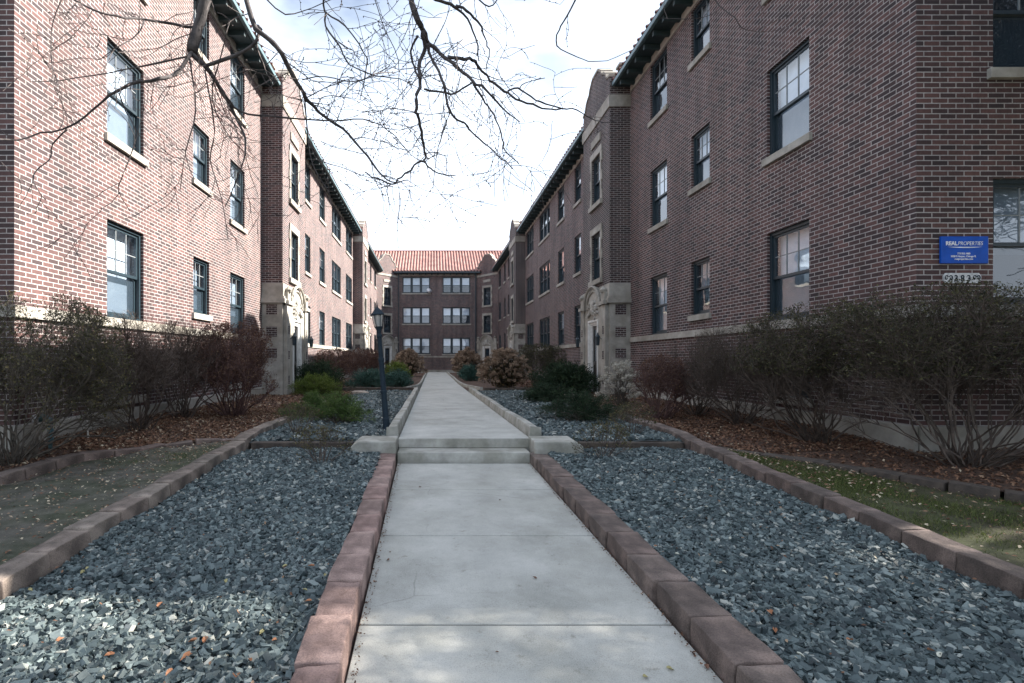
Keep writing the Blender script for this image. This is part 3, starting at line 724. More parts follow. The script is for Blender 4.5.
block_row([(XOR+.1, .3), (XOR+.1, 10.5)], .20, .14, .42, M['paver_brown'], lambda x, y: zg(y)+.05*clamp(y-7.5, 0, 1), 'dark block in the straight edging between the right gravel and the grass', 'dark blocks on the outer side of the right gravel')
block_row([(x, y) for y, x in CL], .20, .14, .36, M['paver_brown'], lambda x, y: zm(x, y)-.115, 'dark block in the curved edging around the left mulch bed', 'dark blocks curving round the left mulch bed')
block_row([(x, y) for y, x in CR], .20, .13, .36, M['timber'], lambda x, y: zm(x, y)-.11, 'blackened block in the curved edging around the right mulch bed', 'blackened blocks curving round the right mulch bed')

# gravel chips
def chips(name, regions, label, mat=M['chips']):
    Cs = []; S = []
    for (x0f, x1f, y0, y1, dens, zf, sc) in regions:
        A = (y1-y0)*abs(x1f((y0+y1)/2)-x0f((y0+y1)/2)); n = int(A*dens)
        y = y0+(y1-y0)*N.random(n); a = np.array([x0f(t) for t in y]); b_ = np.array([x1f(t) for t in y]); x = a+(b_-a)*N.random(n)
        z = np.array([zf(p, q) for p, q in zip(x, y)])+N.random(n)*.022
        Cs.append(np.stack([x, y, z], 1)); S.append(np.full(n, sc))
    C = np.concatenate(Cs); S = np.concatenate(S); n = len(C)
    cube = np.array([(x, y, z) for z in (-1, 1) for y in (-1, 1) for x in (-1, 1)], dtype=float)
    V = np.repeat(cube[None], n, 0)+N.uniform(-.45, .45, (n, 8, 3))
    sz = np.stack([N.uniform(.009, .021, n), N.uniform(.007, .014, n), N.uniform(.004, .0085, n)], 1)*(S*np.clip(N.lognormal(-.06, .32, n), .45, 1.8))[:, None]
    V *= sz[:, None, :]
    yaw = N.uniform(0, 2*PI, n); tx = N.normal(0, .45, n); ty = N.normal(0, .45, n)
    def rot(V, a, i, j):
        c, s = np.cos(a)[:, None], np.sin(a)[:, None]; p = V[:, :, i]*c-V[:, :, j]*s; q = V[:, :, i]*s+V[:, :, j]*c; V[:, :, i] = p; V[:, :, j] = q
    rot(V, tx, 1, 2); rot(V, ty, 0, 2); rot(V, yaw, 0, 1)
    V += C[:, None, :]
    fc = np.array([(0, 2, 3, 1), (4, 5, 7, 6), (0, 1, 5, 4), (2, 6, 7, 3), (0, 4, 6, 2), (1, 3, 7, 5)])
    Fc = (np.arange(n)*8)[:, None, None]+fc[None]
    o = arr_mesh(name, V.reshape(-1, 3), Fc.reshape(-1, 4), mat, None, np.repeat(np.clip(N.normal(.47, .30, n), 0, 1), 8))
    tag(o, label, 'gravel', None, 'stuff'); return o
gz = lambda x, y: zg(y)+.012*math.sin(7*x+3*y)+.01*math.sin(5*y-4*x)
uz = lambda x, y: .42+wob(x, y)
chips('gravel', [(lambda y: XOL+.01, lambda y: XL(y)-.24, 1.2, 4.6, 3400, gz, 1.06), (lambda y: XOL+.01, lambda y: XL(y)-.24, 4.6, 7.7, 2500, gz, 1.18)], 'blue-grey slate chippings filling the lower bed left of the walkway')
chips('gravel', [(lambda y: XR(y)+.26, lambda y: XOR-.01, 1.2, 4.6, 3400, gz, 1.06), (lambda y: XR(y)+.26, lambda y: XOR-.01, 4.6, 7.7, 2500, gz, 1.18)], 'blue-grey slate chippings filling the lower bed right of the walkway')
chips('gravel', [(lambda y: XOL+.01, lambda y: -.70, 7.88, 20.4, 700, uz, 1.7)], 'blue-grey slate chippings of the upper bed around the lamp post')
chips('gravel', [(lambda y: XRU(y)+.19, lambda y: XOR-.01, 7.88, 20.4, 700, uz, 1.7)], 'blue-grey slate chippings of the upper bed right of the walk')
# leaf litter
def litter(name, fx0, fx1, y0, y1, n, zf, size, mat, label, tones=(.5, .28), tilt=.6, lift=.01):
    y = y0+(y1-y0)*N.random(n); a = np.array([fx0(t) for t in y]); b_ = np.array([fx1(t) for t in y]); x = a+(b_-a)*N.random(n)
    z = np.array([zf(p, q) for p, q in zip(x, y)])+lift+N.random(n)*.012
    nr = np.stack([N.normal(0, tilt, n), N.normal(0, tilt, n), np.ones(n)], 1)
    o = quads_mesh(name, np.stack([x, y, z], 1), N.uniform(*size, n), nr, mat, None, .55, np.clip(N.normal(*tones, n), 0, 1))
    tag(o, label, 'leaf litter', None, 'stuff')
litter('leaf_litter', lambda y: wl+.05 if y > 7.1 else -9, lambda y: lerp_pts(CL, y)-.12 if y < 8.25 else XOL-.22, 4.2, 13, 16000, zm, (.012, .034), M['litter'], 'brown leaf and bark litter covering the near left bed')
litter('leaf_litter', lambda y: -3.9, lambda y: XOL-.25, 11.2, 16.5, 1500, zm, (.02, .04), M['leaf_red'], 'reddish fallen leaves carpeting the bed below the bright green mound', (.75, .2))
litter('leaf_litter', lambda y: wl+.05, lambda y: XOL-.22, 13, 30, 7000, zm, (.02, .05), M['litter'], 'brown litter over the far left bed')
litter('leaf_litter', lambda y: (lerp_pts(CR, y)+.12) if y < 7.95 else XOR+.22, lambda y: wr-.05 if y > 7.1 else 9.5, 4.5, 13, 16000, zm, (.012, .034), M['litter'], 'dark brown leaf litter covering the near right bed', (.4, .25))
litter('leaf_litter', lambda y: XOR+.22, lambda y: wr-.05, 13, 30, 6000, zm, (.02, .05), M['litter'], 'brown litter over the far right bed', (.4, .25))
litter('leaf_litter', lambda y: lerp_pts(CL, y)+.12, lambda y: XOL-.22, 1.2, 8.1, 3200, lambda x, y: zg(y)+.045, (.006, .022), M['litter'], 'small pale leaves scattered on the dirt patch', (.75, .3), .3, .02)
litter('leaf_litter', lambda y: XOR+.22, lambda y: min(9, lerp_pts(CR, y)-.12) if y > 3.9 else 9, 1.2, 7.8, 1800, lambda x, y: zg(y)+.045, (.007, .026), M['litter'], 'small pale leaves scattered on the grass', (.75, .3), .3, .035)
litter('leaf_litter', lambda y: XL(y)+.002, lambda y: XL(y)+.05, 1.3, 7.4, 500, lambda x, y: zp(y)-.004, (.004, .011), M['litter'], 'crumbs of leaf and dirt along the left edge of the lower walkway', (.35, .25), .5)
litter('leaf_litter', lambda y: XR(y)-.045, lambda y: XR(y)-.002, 1.3, 7.4, 500, lambda x, y: zp(y)-.004, (.004, .011), M['litter'], 'crumbs of leaf and dirt along the right edge of the lower walkway', (.35, .25), .5)
litter('leaf_litter', lambda y: XOL+.02, lambda y: XL(y)-.26, 1.3, 7.6, 420, lambda x, y: zg(y)+.022, (.006, .017), M['litter'], 'leaf scraps among the slate chippings left of the walkway', (.7, .3), .6)
litter('leaf_litter', lambda y: XR(y)+.28, lambda y: XOR-.02, 1.3, 7.6, 420, lambda x, y: zg(y)+.022, (.006, .017), M['litter'], 'leaf scraps among the slate chippings right of the walkway', (.7, .3), .6)
# grass blades
def grass(name, fx0, fx1, y0, y1, n, zf, hgt, label, mask):
    y = y0+(y1-y0)*N.random(n); a = np.array([fx0(t) for t in y]); b_ = np.array([fx1(t) for t in y]); x = a+(b_-a)*N.random(n)
    k = np.array([mask(p, q) for p, q in zip(x, y)]) > N.random(n); x = x[k]; y = y[k]; n = len(x)
    z = np.array([zf(p, q) for p, q in zip(x, y)]); h = N.uniform(*hgt, n)
    yaw = N.uniform(0, 2*PI, n); w = .0025; dx = np.cos(yaw); dy = np.sin(yaw); lx = N.normal(0, .6, n)*h; ly = N.normal(0, .6, n)*h
    V = np.zeros((n, 3, 3)); V[:, 0] = np.stack([x-dx*w, y-dy*w, z], 1); V[:, 1] = np.stack([x+dx*w, y+dy*w, z], 1); V[:, 2] = np.stack([x+lx, y+ly, z+h], 1)
    o = arr_mesh(name, V.reshape(-1, 3), np.arange(n*3).reshape(n, 3), M['grass'], None, np.repeat(N.random(n), 3))
    tag(o, label, 'grass', None, 'stuff')
def nmask(x, y, t): 
    v = .5+.25*math.sin(1.9*x+1.1*y)+.25*math.sin(3.1*x-2.3*y+1)+.2*math.sin(7*x+5*y); return clamp((v-t)*3, 0, 1)
grass('grass', lambda y: XOR+.2, lambda y: min(9, lerp_pts(CR, y)-.1) if y > 3.9 else 9, 1.0, 7.8, 60000, lambda x, y: zg(y)+.04, (.02, .06), 'short patchy green grass between the right gravel and the hedge bed', lambda x, y: .12+.88*nmask(x, y, .25))
grass('grass', lambda y: lerp_pts(CL, y)+.1, lambda y: XOL-.2, 1.0, 8.0, 24000, lambda x, y: zg(y)+.035, (.01, .035), 'sparse moss and grass tufts on the dirt patch left of the gravel', lambda x, y: .02+.7*nmask(x, y, .85)+(1 if (x+3.55)**2/.12+(y-7.0)**2/.12 < 1 else 0))
# single fallen leaves
def leaf_mesh(mat):
    b = MB(); pts = []; n = 10
    for k in range(n):
        t = 2*PI*k/n; r = (1 if k % 2 == 0 else .80)*R.uniform(.85, 1.1); r *= (1.25 if k == 0 else 1)
        pts.append((r*math.cos(t), r*math.sin(t)*.62, .42*abs(math.sin(t))+R.uniform(-.05, .15)))
    b.add([(0, 0, 0)]+pts, [(0, i+1, (i+1) % n+1) for i in range(n)])
    b.add([(0, 0, -.03)]+[(x, y, z-.03) for x, y, z in pts], [(0, (i+1) % n+1, i+1) for i in range(n)])
    me = bpy.data.meshes.new('fallen_leaf'); me.from_pydata(b.v, [], b.f); me.materials.append(mat); return me
LM = {k: [leaf_mesh(M['leaf_'+k]) for _ in range(3)] for k in ('orange', 'yellow', 'brown', 'pale')}
def leaf(x, y, zf, kind, size, label, group):
    o = bpy.data.objects.new('fallen_leaf', R.choice(LM[kind])); COL.objects.link(o)
    o.location = (x, y, zf(x, y)); o.scale = (size,)*3; o.rotation_euler = (R.uniform(-.3, .3), R.uniform(-.3, .3), R.uniform(0, 6.28)); tag(o, label, 'leaf', group)
def gp(px, py, h): # ground point under a pixel, h = drop below the eye
    Y = F*h/(py-VY); return (px-VX)*Y/F, Y
def pleaf(px, py, zf, kind, size, label, group):
    h = 1.5
    for _ in range(6): x, y = gp(px, py, h); h = CH-zf(x, y)
    leaf(x, y, zf, kind, size, label, group)
gtop = lambda x, y: zg(y)+.04
for (px, py) in ((193, 641), (187, 656), (205, 640), (70, 590), (170, 672), (250, 660), (309, 601), (312, 566), (160, 605), (110, 655), (275, 640), (60, 640), (345, 560), (220, 560), (240, 612), (236, 676)):
    pleaf(px, py, gtop, 'orange', R.uniform(.018, .032), 'curled orange leaf lying on the slate chippings left of the walkway', 'orange leaves on the left gravel')
for (px, py) in ((226, 581), (30, 590), (83, 572), (305, 590), (285, 566), (262, 632), (120, 520), (88, 568), (150, 500), (325, 575)):
    pleaf(px, py, gtop, 'yellow', R.uniform(.014, .024), 'small yellowish leaf lying on the slate chippings left of the walkway', 'yellow leaves on the left gravel')
for (px, py) in ((656, 546), (775, 630), (770, 612), (690, 585), (720, 480), (850, 640), (930, 650)):
    pleaf(px, py, gtop, 'orange', R.uniform(.016, .028), 'curled orange leaf lying on the slate chippings right of the walkway', 'orange leaves on the right gravel')
for (px, py) in ((677, 554), (724, 572), (730, 538), (770, 588), (706, 507), (858, 555), (660, 485), (940, 655), (800, 655), (640, 520), (850, 590), (960, 620)):
    pleaf(px, py, gtop, 'pale', R.uniform(.014, .022), 'pale greenish leaf lying on the slate chippings right of the walkway', 'pale leaves on the right gravel')
ptop = lambda x, y: zp(y)+.006
for (px, py) in ((497, 652), (643, 588), (707, 667), (388, 560), (535, 578), (390, 552), (420, 487), (500, 500)):
    pleaf(px, py, ptop, 'brown', R.uniform(.010, .022), 'small brown leaf lying on the bare concrete of the lower walkway', 'brown leaves on the lower walkway')
for (px, py) in ((670, 669), (645, 677)):
    pleaf(px, py, ptop, 'yellow', .02, 'pale yellow leaf at the lower right corner of the walkway slab', 'pale leaves on the walkway')

# ------------------------------------------------------------------ shrubs
def inside_building(p):
    x, y = p[0], p[1]
    return 6.98 < y < 60 and (x < wl+.04 or x > wr-.04)
def grow(segs, tips, p, d, L, r, lvl, env, up, wobble, kids, seg=.09, lo=0):
    n = max(2, int(L/seg)); p = Vector(p); d = Vector(d).normalized()
    for i in range(n):
        d = (d+Vector((R.gauss(0, wobble), R.gauss(0, wobble), R.gauss(0, wobble)+up))).normalized()
        q = p+d*(L/n); t = 1-.75*(i+1)/n
        if env is not None and not env(q): 
            tips.append((p.x, p.y, p.z)); return
        if inside_building(q): return
        r1 = max(r*t, .0022) if lvl == 0 else max(r*(1-.6*(i+1)/n), .0017)
        segs.append((tuple(p), tuple(q), max(r*(1-.75*i/n), .0017), r1)); p = q
        if lvl > 0 or i > 1: tips.append((p.x, p.y, p.z))
        if lvl < len(kids) and i >= (max(1, n*lo) if lvl == 0 else 0):
            for _ in range(kids[lvl][0] if R.random() < kids[lvl][2] else 0):
                e = Vector((R.gauss(0, 1), R.gauss(0, 1), R.gauss(.3, .6))).normalized()
                grow(segs, tips, p, d*.8+e*.75, kids[lvl][1]*R.uniform(.6, 1.3), r1*.62, lvl+1, env, up*.5, wobble*1.1, kids, seg)
def shrub(x, y, rx, ry, zt, nst, label, smat, lmat=None, nleaf=0, lsize=(.008, .018), z0=None, spread=.9, base_r=.14, kids=((2, .34, .9), (2, .16, .7)), r0=.014, group=None, lowcut=.25, name='shrub', flat=.8):
    zb = zm(x, y) if z0 is None else z0
    H = zt-zb
    root = empty(name, (x, y, zb), label, 'shrub', group)
    zc = zb+H*.55
    def env(q):
        ez = (q[2]-zc)/(zt-zc if q[2] > zc else H*.9)
        w = 1+.10*math.sin(9*q[0]+7*q[2])+.08*math.sin(13*q[1]+5*q[0])
        return (abs((q[0]-x)/rx)**2.4+abs((q[1]-y)/ry)**2.4+abs(ez)**2.6*flat) < w and q[2] > zb-.05
    segs = []; tips = []
    for k in range(nst):
        a = R.uniform(0, 2*PI); rr = base_r*math.sqrt(R.random()); b = (x+rr*math.cos(a), y+rr*math.sin(a), zb-.05)
        a += R.gauss(0, .4); sp = spread*R.random()**.7
        grow(segs, tips, b, (math.cos(a)*sp*rx/H*1.6, math.sin(a)*sp*ry/H*1.6, 1), H*1.25, r0*R.uniform(.6, 1.2), 0, env, .03, .15, kids, .09, .30)
    seg_mesh('stems', segs, smat, root)
    if lmat is not None and nleaf:
        T = np.array([t for t in tips if t[2] > zb+H*lowcut])
        idx = N.integers(0, len(T), nleaf); Cc = T[idx]+N.normal(0, .018, (nleaf, 3))
        quads_mesh('foliage', Cc, N.uniform(*lsize, nleaf), N.normal(size=(nleaf, 3))+np.array([[0, 0, .5]]), lmat, root, .5)
    return root
def needle_mound(x, y, rx, ry, zt, nb, label, mat, z0=None, spray=.05, droop=0, name='juniper', per=60, cat='shrub', fan=.45, rag=1.0):
    zb = .43 if z0 is None else z0; H = zt-zb
    root = empty(name, (x, y, zb), label, cat)
    segs = []; Cc = []; D = []; T = []
    for k in range(nb):
        a = R.uniform(0, 2*PI); el = R.random()**.8
        ln = R.uniform(.86-.26*rag, 1.0+.12*rag); wv = 1+.15*math.sin(3*a+x)
        tip = Vector((x+rx*math.cos(a)*math.sqrt(1-el*el)*ln*wv, y+ry*math.sin(a)*math.sqrt(1-el*el)*ln*wv, zb+H*(.10+.9*el)*(.75+.3*R.random()+.12*(rag-1)*R.random())))
        b0 = Vector((x+R.gauss(0, rx*.15), y+R.gauss(0, ry*.15), zb))
        mid = (b0+tip)/2+Vector((0, 0, H*.12)); prev = b0; dirn = (tip-mid).normalized(); tone = R.gauss(.5, .16)
        pts = [b0, mid, tip]; 
        for q0, q1, r in ((b0, mid, .008), (mid, tip, .005)): segs.append((tuple(q0), tuple(q1), r, r*.6))
        for j in range(per):
            t = .35+.65*R.random()**.6; p = (b0*(1-t)**2+mid*2*t*(1-t)+tip*t*t) if t < 1 else tip
            s = spray*(1.6 if t < .8 else 1.1)
            Cc.append((p.x+R.gauss(0, s), p.y+R.gauss(0, s), p.z+R.gauss(0, s*.7))); D.append((dirn.x+R.gauss(0, fan), dirn.y+R.gauss(0, fan), dirn.z+.35+R.gauss(0, fan)))
            T.append(tone+R.gauss(0, .15)+.15*(t-.7))
    Cc = np.array(Cc); n = len(Cc); k = ~((Cc[:, 0] < wl+.03) | (Cc[:, 0] > wr-.03)) | (Cc[:, 1] < 7)
    Cc = Cc[k]; D = np.array(D)[k]; T = np.clip(np.array(T)[k], 0, 1); n = len(Cc)
    seg_mesh('stems', segs, M['stem_grey'], root)
    quads_mesh('foliage', Cc, N.uniform(.5, 1.0, n)*spray*.9, N.normal(size=(n, 3)), mat, root, .22, T, D)
    return root
def hydrangea(x, y, rx, ry, zt, nh, label, z0=.44, headr=.075, mat='hydrangea', leaves=True, name='hydrangea'):
    zb = z0; H = zt-zb; root = empty(name, (x, y, zb), label, 'shrub'); segs = []; Cc = []; T = []; LC = []
    for k in range(nh):
        a = R.uniform(0, 2*PI); el = R.random()**.75; rr = math.sqrt(1-el**2)*R.uniform(.55, 1.05)
        tip = Vector((x+rx*rr*math.cos(a), y+ry*rr*math.sin(a), zb+.12+(H-.12)*(.08+.92*el)*R.uniform(.8, 1.02)))
        b0 = Vector((x+R.gauss(0, .12), y+R.gauss(0, .12), zb-.03)); mid = (b0+tip)/2+Vector((0, 0, H*.1))
        segs += [(tuple(b0), tuple(mid), .007, .006), (tuple(mid), tuple(tip), .006, .003)]
        hr = headr*R.uniform(.65, 1.2); tn = R.gauss(.5, .2)
        for j in range(42):
            v = Vector((R.gauss(0, 1), R.gauss(0, 1), R.gauss(0, 1))).normalized()*hr*R.random()**.35
            Cc.append((tip.x+v.x, tip.y+v.y, tip.z+v.z*.8)); T.append(tn+R.gauss(0, .12))
        for j in range(5):
            t = R.uniform(.3, .95); p = b0.lerp(tip, t); LC.append((p.x+R.gauss(0, .07), p.y+R.gauss(0, .07), p.z+R.gauss(0, .05)))
    seg_mesh('stems', segs, M['stem_grey'], root)
    n = len(Cc); quads_mesh('flower_heads', np.array(Cc), N.uniform(.2, .42, n)*headr, N.normal(size=(n, 3)), M[mat], root, .7, np.clip(np.array(T), 0, 1))
    if leaves:
        n = len(LC); quads_mesh('foliage', np.array(LC), N.uniform(.03, .07, n), N.normal(size=(n, 3))+np.array([[0, 0, 1]]), M['hyd_leaf'], root, .55)
    return root
K1 = ((2, .42, .95), (2, .18, .8))
KD = ((3, .42, .95), (2, .20, .85))
# left side
shrub(-5.0, 6.4, 1.28, .95, 2.34, 46, 'large bushy shrub with olive green leaves, nearest on the left against the wing corner', M['stem_grey'], M['leaf_olive'], 20000, (.009, .020), kids=KD, spread=1.5)
shrub(-4.85, 8.9, .62, 1.0, 2.38, 28, 'bare grey-brown twiggy shrub under the big ground floor window on the left', M['stem_brown'], M['leaf_red'], 700, (.006, .012), kids=KD, spread=1.5)
shrub(-4.8, 10.4, .66, 1.0, 2.32, 28, 'bare brown twiggy shrub between the bare shrub and the dark russet one on the left', M['stem_brown'], M['leaf_red'], 900, (.006, .012), kids=KD, spread=1.5)
shrub(-4.1, 11.1, .85, .85, 2.34, 42, 'dense dark russet shrub at the end of the left row of bushes', M['stem_red'], M['leaf_red'], 15000, (.012, .026), kids=KD, spread=1.5)
needle_mound(-4.2, 19.3, 1.15, 1.2, 1.62, 150, 'dark green juniper behind the bright green mound on the left', M['juniper_dark'], spray=.08)
needle_mound(-3.85, 17.8, .85, .8, 1.2, 150, 'bright yellow-green rounded shrub left of the lamp post', M['mound'], spray=.05, name='mounded_shrub')
needle_mound(-1.75, 10.1, .78, .65, .98, 85, 'spreading green juniper directly left of the lamp post', M['juniper'], spray=.032, per=130, rag=1.9)
needle_mound(-2.45, 10.9, .5, .5, .92, 60, 'low green juniper sprawling at the left end of the one by the lamp post', M['juniper'], spray=.032, per=130, rag=1.9)
needle_mound(-2.55, 22.2, 1.05, .8, 1.22, 90, 'left one of the two teal junipers behind the lamp post', M['juniper_teal'], spray=.08)
needle_mound(-1.45, 22.6, .75, .8, 1.2, 90, 'right one of the two teal junipers, beside the walk', M['juniper_teal'], spray=.07, rag=1.5)
shrub(-4.35, 23.5, .95, 1.3, 2.05, 34, 'reddish-brown hedge shrub beyond the dark juniper on the left', M['stem_red'], M['leaf_red'], 5000, (.02, .04), kids=K1, r0=.014)
shrub(-3.5, 26.5, 1.1, 1.3, 2.1, 34, 'maroon hedge shrub behind the lamp post, next along from the reddish-brown one', M['stem_red'], M['leaf_red'], 6000, (.02, .04), kids=K1, r0=.014)
hydrangea(-1.75, 38, 1.25, 1.2, 2.4, 300, 'tan hydrangea with dried heads left of the far end of the walk', headr=.13)
needle_mound(-2.2, 33, .9, .8, 1.5, 70, 'small olive shrub below the far left hydrangea', M['mound'], spray=.10, name='mounded_shrub')
# right side
hydrangea(2.4, 38, 1.25, 1.2, 2.45, 300, 'tan hydrangea with dried heads right of the far end of the walk', headr=.13)
needle_mound(2.0, 30, .62, .7, 1.35, 70, 'small teal juniper between the two right hand hydrangeas', M['juniper_teal'], spray=.09)
hydrangea(2.9, 21.9, 1.15, 1.1, 2.08, 380, 'big round hydrangea thick with dried tan heads, right of the walk', headr=.085)
needle_mound(4.6, 18.6, 1.15, 1.2, 1.62, 150, 'dark evergreen shrub behind the sprawling juniper on the right', M['juniper_dark'], spray=.09)
shrub(4.6, 23.5, 1.2, 1.3, 2.25, 34, 'dark dense hedge shrub against the right wing between the hydrangea and the entrance', M['stem_grey'], M['leaf_dark'], 7000, (.02, .04), kids=K1, r0=.014)
needle_mound(2.85, 10.3, 1.0, .8, 1.0, 110, 'dark green sprawling juniper right of the two steps', M['juniper_dark'], spray=.032, per=130, rag=1.9)
needle_mound(3.2, 15.0, .8, .7, .95, 90, 'low dark juniper behind the sprawling one right of the walk', M['juniper_dark'], spray=.06)
hydrangea(4.85, 13.9, .6, .55, 1.62, 70, 'dried shrub with pale flower heads at the corner of the right entrance', headr=.085, mat='pale_heads', leaves=False, name='dried_flower_shrub')
shrub(4.55, 10.7, .55, .55, 1.66, 36, 'small dark maroon shrub at the inner end of the right hand hedge', M['stem_red'], M['leaf_red'], 5500, (.010, .02), kids=KD, spread=1.4)
shrub(5.45, 11.2, .8, 1.1, 2.0, 26, 'bare grey twiggy shrub beside the maroon one on the right', M['stem_brown'], M['leaf_dark'], 900, (.006, .012), kids=KD, spread=1.5)
shrub(5.45, 9.5, .85, 1.2, 2.2, 30, 'thin dark twiggy shrub in front of the basement window on the right', M['stem_brown'], M['leaf_dark'], 2600, (.006, .014), kids=KD, lowcut=.5, spread=1.5)
shrub(5.5, 7.7, .95, 1.15, 2.38, 34, 'tall dark hedge shrub at the near corner of the right wing', M['stem_brown'], M['leaf_dark'], 16000, (.009, .02), kids=KD, lowcut=.5, spread=1.5)
shrub(6.05, 6.15, 1.55, .80, 2.40, 46, 'widest dark olive hedge shrub under the blue sign, nearest on the right', M['stem_brown'], M['leaf_dark'], 28000, (.009, .019), kids=KD, lowcut=.5, spread=1.7)
shrub(8.1, 6.1, 1.1, .70, 2.45, 34, 'dark olive hedge shrub at the right edge below the front window', M['stem_brown'], M['leaf_dark'], 20000, (.010, .021), kids=KD, lowcut=.5, spread=1.6)
# thin perennials on the gravel
for (x, y, z, lb) in ((-1.45, 6.9, .27, 'dry thin stalked plant on the gravel left of the steps'), (2.25, 7.2, .28, 'dry thin stalked plant on the gravel right of the steps'),
                      (3.2, 8.6, .42, 'dry wispy plant beside the dark timber on the right'), (-2.15, 8.5, .42, 'dry wispy plant beside the outer edging on the left')):
    shrub(x, y, .40, .32, z+.50, 26, lb, M['stem_brown'], M['leaf_olive'], 700, (.010, .020), z0=z, kids=((2, .2, .8), (1, .1, .6)), r0=.0055, base_r=.05, name='dry_perennial')

# ------------------------------------------------------------------ rocks, stick, pipe, lamp, sign
def rock(x, y, z, sx, sy, sz, label, seed):
    import bmesh
    bm = bmesh.new(); bmesh.ops.create_icosphere(bm, subdivisions=2, radius=1); rr = random.Random(seed)
    for v in bm.verts: v.co *= 1+rr.uniform(-.14, .14); v.co.x *= sx; v.co.y *= sy; v.co.z *= sz
    me = bpy.data.meshes.new('rock'); bm.to_mesh(me); bm.free(); me.materials.append(M['rock'])
    o = bpy.data.objects.new('rock', me); COL.objects.link(o); o.location = (x, y, z+sz*.5); tag(o, label, 'rock')
rock(-2.55, 18.6, .42, .33, .22, .09, 'flat pinkish stone lying behind the juniper left of the walk', 1)
rock(-3.2, 14.6, .44, .30, .2, .07, 'flat tan stone at the foot of the bright green mound', 4)
rock(4.1, 16.6, .44, .36, .22, .08, 'pale flat stone in front of the dark evergreen on the right', 2)
rock(3.3, 17.0, .42, .3, .2, .08, 'tan flat stone left of the pale one, behind the sprawling juniper', 3)
b = MB(); b.ring([(-4.95, 7.75, .46), (-5.12, 8.0, .66), (-5.3, 8.3, .87)], [.012, .011, .009], 6)
tag(b.build('stick', M['stone']), 'pale thin stick leaning against the foot of the left wing wall', 'stick')
# blue fire department standpipe inlet
px, py = -5.0, 7.06; zb = zm(px, py)
pr = empty('standpipe', (px, py, zb), 'blue painted standpipe inlet standing at the foot of the left wing', 'standpipe')
b = MB(); b.ring([(px, py, zb-.05), (px, py, zb+.32)], .024, 10); b.ring_prof((px, py, zb), [(.034, .10), (.036, .11), (.036, .15), (.034, .16)], 10); b.ring_prof((px, py, zb), [(.034, .22), (.036, .23), (.036, .26), (.034, .27)], 10); b.build('pipe', M['pipe'], pr, True)
b = MB(); b.ring([(px, py, zb+.30), (px-.01, py-.01, zb+.38), (px-.05, py-.06, zb+.42), (px-.10, py-.12, zb+.41)], [.03, .045, .055, .05], 12); b.build('elbow', M['pipe'], pr, True)
b = MB(); b.ring([(px-.095, py-.115, zb+.411), (px-.12, py-.145, zb+.405)], [.062, .062], 14); b.build('cap', M['metal'], pr)
# lamp post
bx, by, bz = -.765, 8.95, .42; tx, tz = -.93, 2.52
lp = empty('lamp_post', (bx, by, bz), 'slightly leaning blue-black lamp post with a glass lantern left of the walk', 'lamp post')
def lpp(t): return (bx+(tx-bx)*t, by, bz+(tz-bz)*t)
b = MB(); b.ring([lpp(t) for t in (0, .02, .03, .10, .11, .30, .305, .32, .325, .55, .555, .575, .58, .74, .745, .76, .77, .80)],
                 [.075, .075, .062, .058, .050, .048, .058, .058, .046, .044, .052, .052, .040, .036, .05, .05, .03, .042], 14); b.build('post', M['iron'], lp, False)
def tilt(t, prof):   # rings about the tilted axis
    c = lpp(t); return c
b = MB(); b.ring([lpp(.79), lpp(.81), lpp(.825)], [.03, .055, .075], 12); b.build('collar', M['iron'], lp)
g1 = MB(); g1.ring([lpp(.826), lpp(.915)], [.062, .098], 6); g1.build('lantern_glass', M['lampglass'], lp)
b = MB()
for k in range(6):
    a = 2*PI*k/6; c0 = Vector(lpp(.824)); c1 = Vector(lpp(.917)); dv = Vector((math.cos(a), math.sin(a), 0))
    b.ring([c0+dv*.066, c1+dv*.102], .006, 5)
b.build('lantern_frame', M['iron'], lp)
b = MB(); b.ring([lpp(.915), lpp(.922), lpp(.94), lpp(.965), lpp(.972), lpp(.985), lpp(1.03)], [.108, .112, .085, .045, .02, .014, .004], 12); b.build('lantern_roof', M['iron'], lp)
b = MB(); b.ring([lpp(.84), lpp(.89)], [.018, .02], 8); b.build('bulb', M['frame_light'], lp)
# sign
sx0, sx1, sz0, sz1, sy = 6.575, 7.185, 2.85, 3.20, 7.03
sg = empty('wall_sign', ((sx0+sx1)/2, sy, sz0), 'blue rectangular property company sign with white lettering on the right wing', 'sign')
b = MB(); b.box(sx0, sx1, sy-.045, sy-.015, sz0, sz1); b.box(sx0+.05, sx0+.1, sy-.016, sy, sz0+.1, sz1-.1); b.box(sx1-.1, sx1-.05, sy-.016, sy, sz0+.1, sz1-.1)
b.build('panel', M['sign_blue'], sg, bevel=.004)
def text(s, x, z, size, par, mat, bold=0, shear=0, wide=1.0, name='lettering'):
    c = bpy.data.curves.new(name, 'FONT'); c.body = s; c.size = size; c.align_x = 'LEFT'; c.extrude = .0015; c.offset = bold; c.shear = shear
    o = bpy.data.objects.new(name, c); COL.objects.link(o); bpy.context.view_layer.update()
    dg = bpy.context.evaluated_depsgraph_get(); me = bpy.data.meshes.new_from_object(o.evaluated_get(dg)); w = o.dimensions.x
    bpy.data.objects.remove(o); me.materials.clear(); me.materials.append(mat)
    o = bpy.data.objects.new(name, me); COL.objects.link(o); o.location = (x, sy-.0475, z); o.rotation_euler = (PI/2, 0, 0); o.scale = (wide, 1, 1)
    bpy.context.view_layer.update()
    o.parent = par; o.matrix_parent_inverse = Matrix.Translation(-root_loc(par)); return w*wide
w1 = text('REAL', sx0+.055, sz1-.115, .070, sg, M['sign_white'], .0022, 0, .95)
text('PROPERTIES', sx0+.055+w1+.008, sz1-.115, .070, sg, M['sign_white'], -.0004, .15, .86)
cx_ = (sx0+sx1)/2
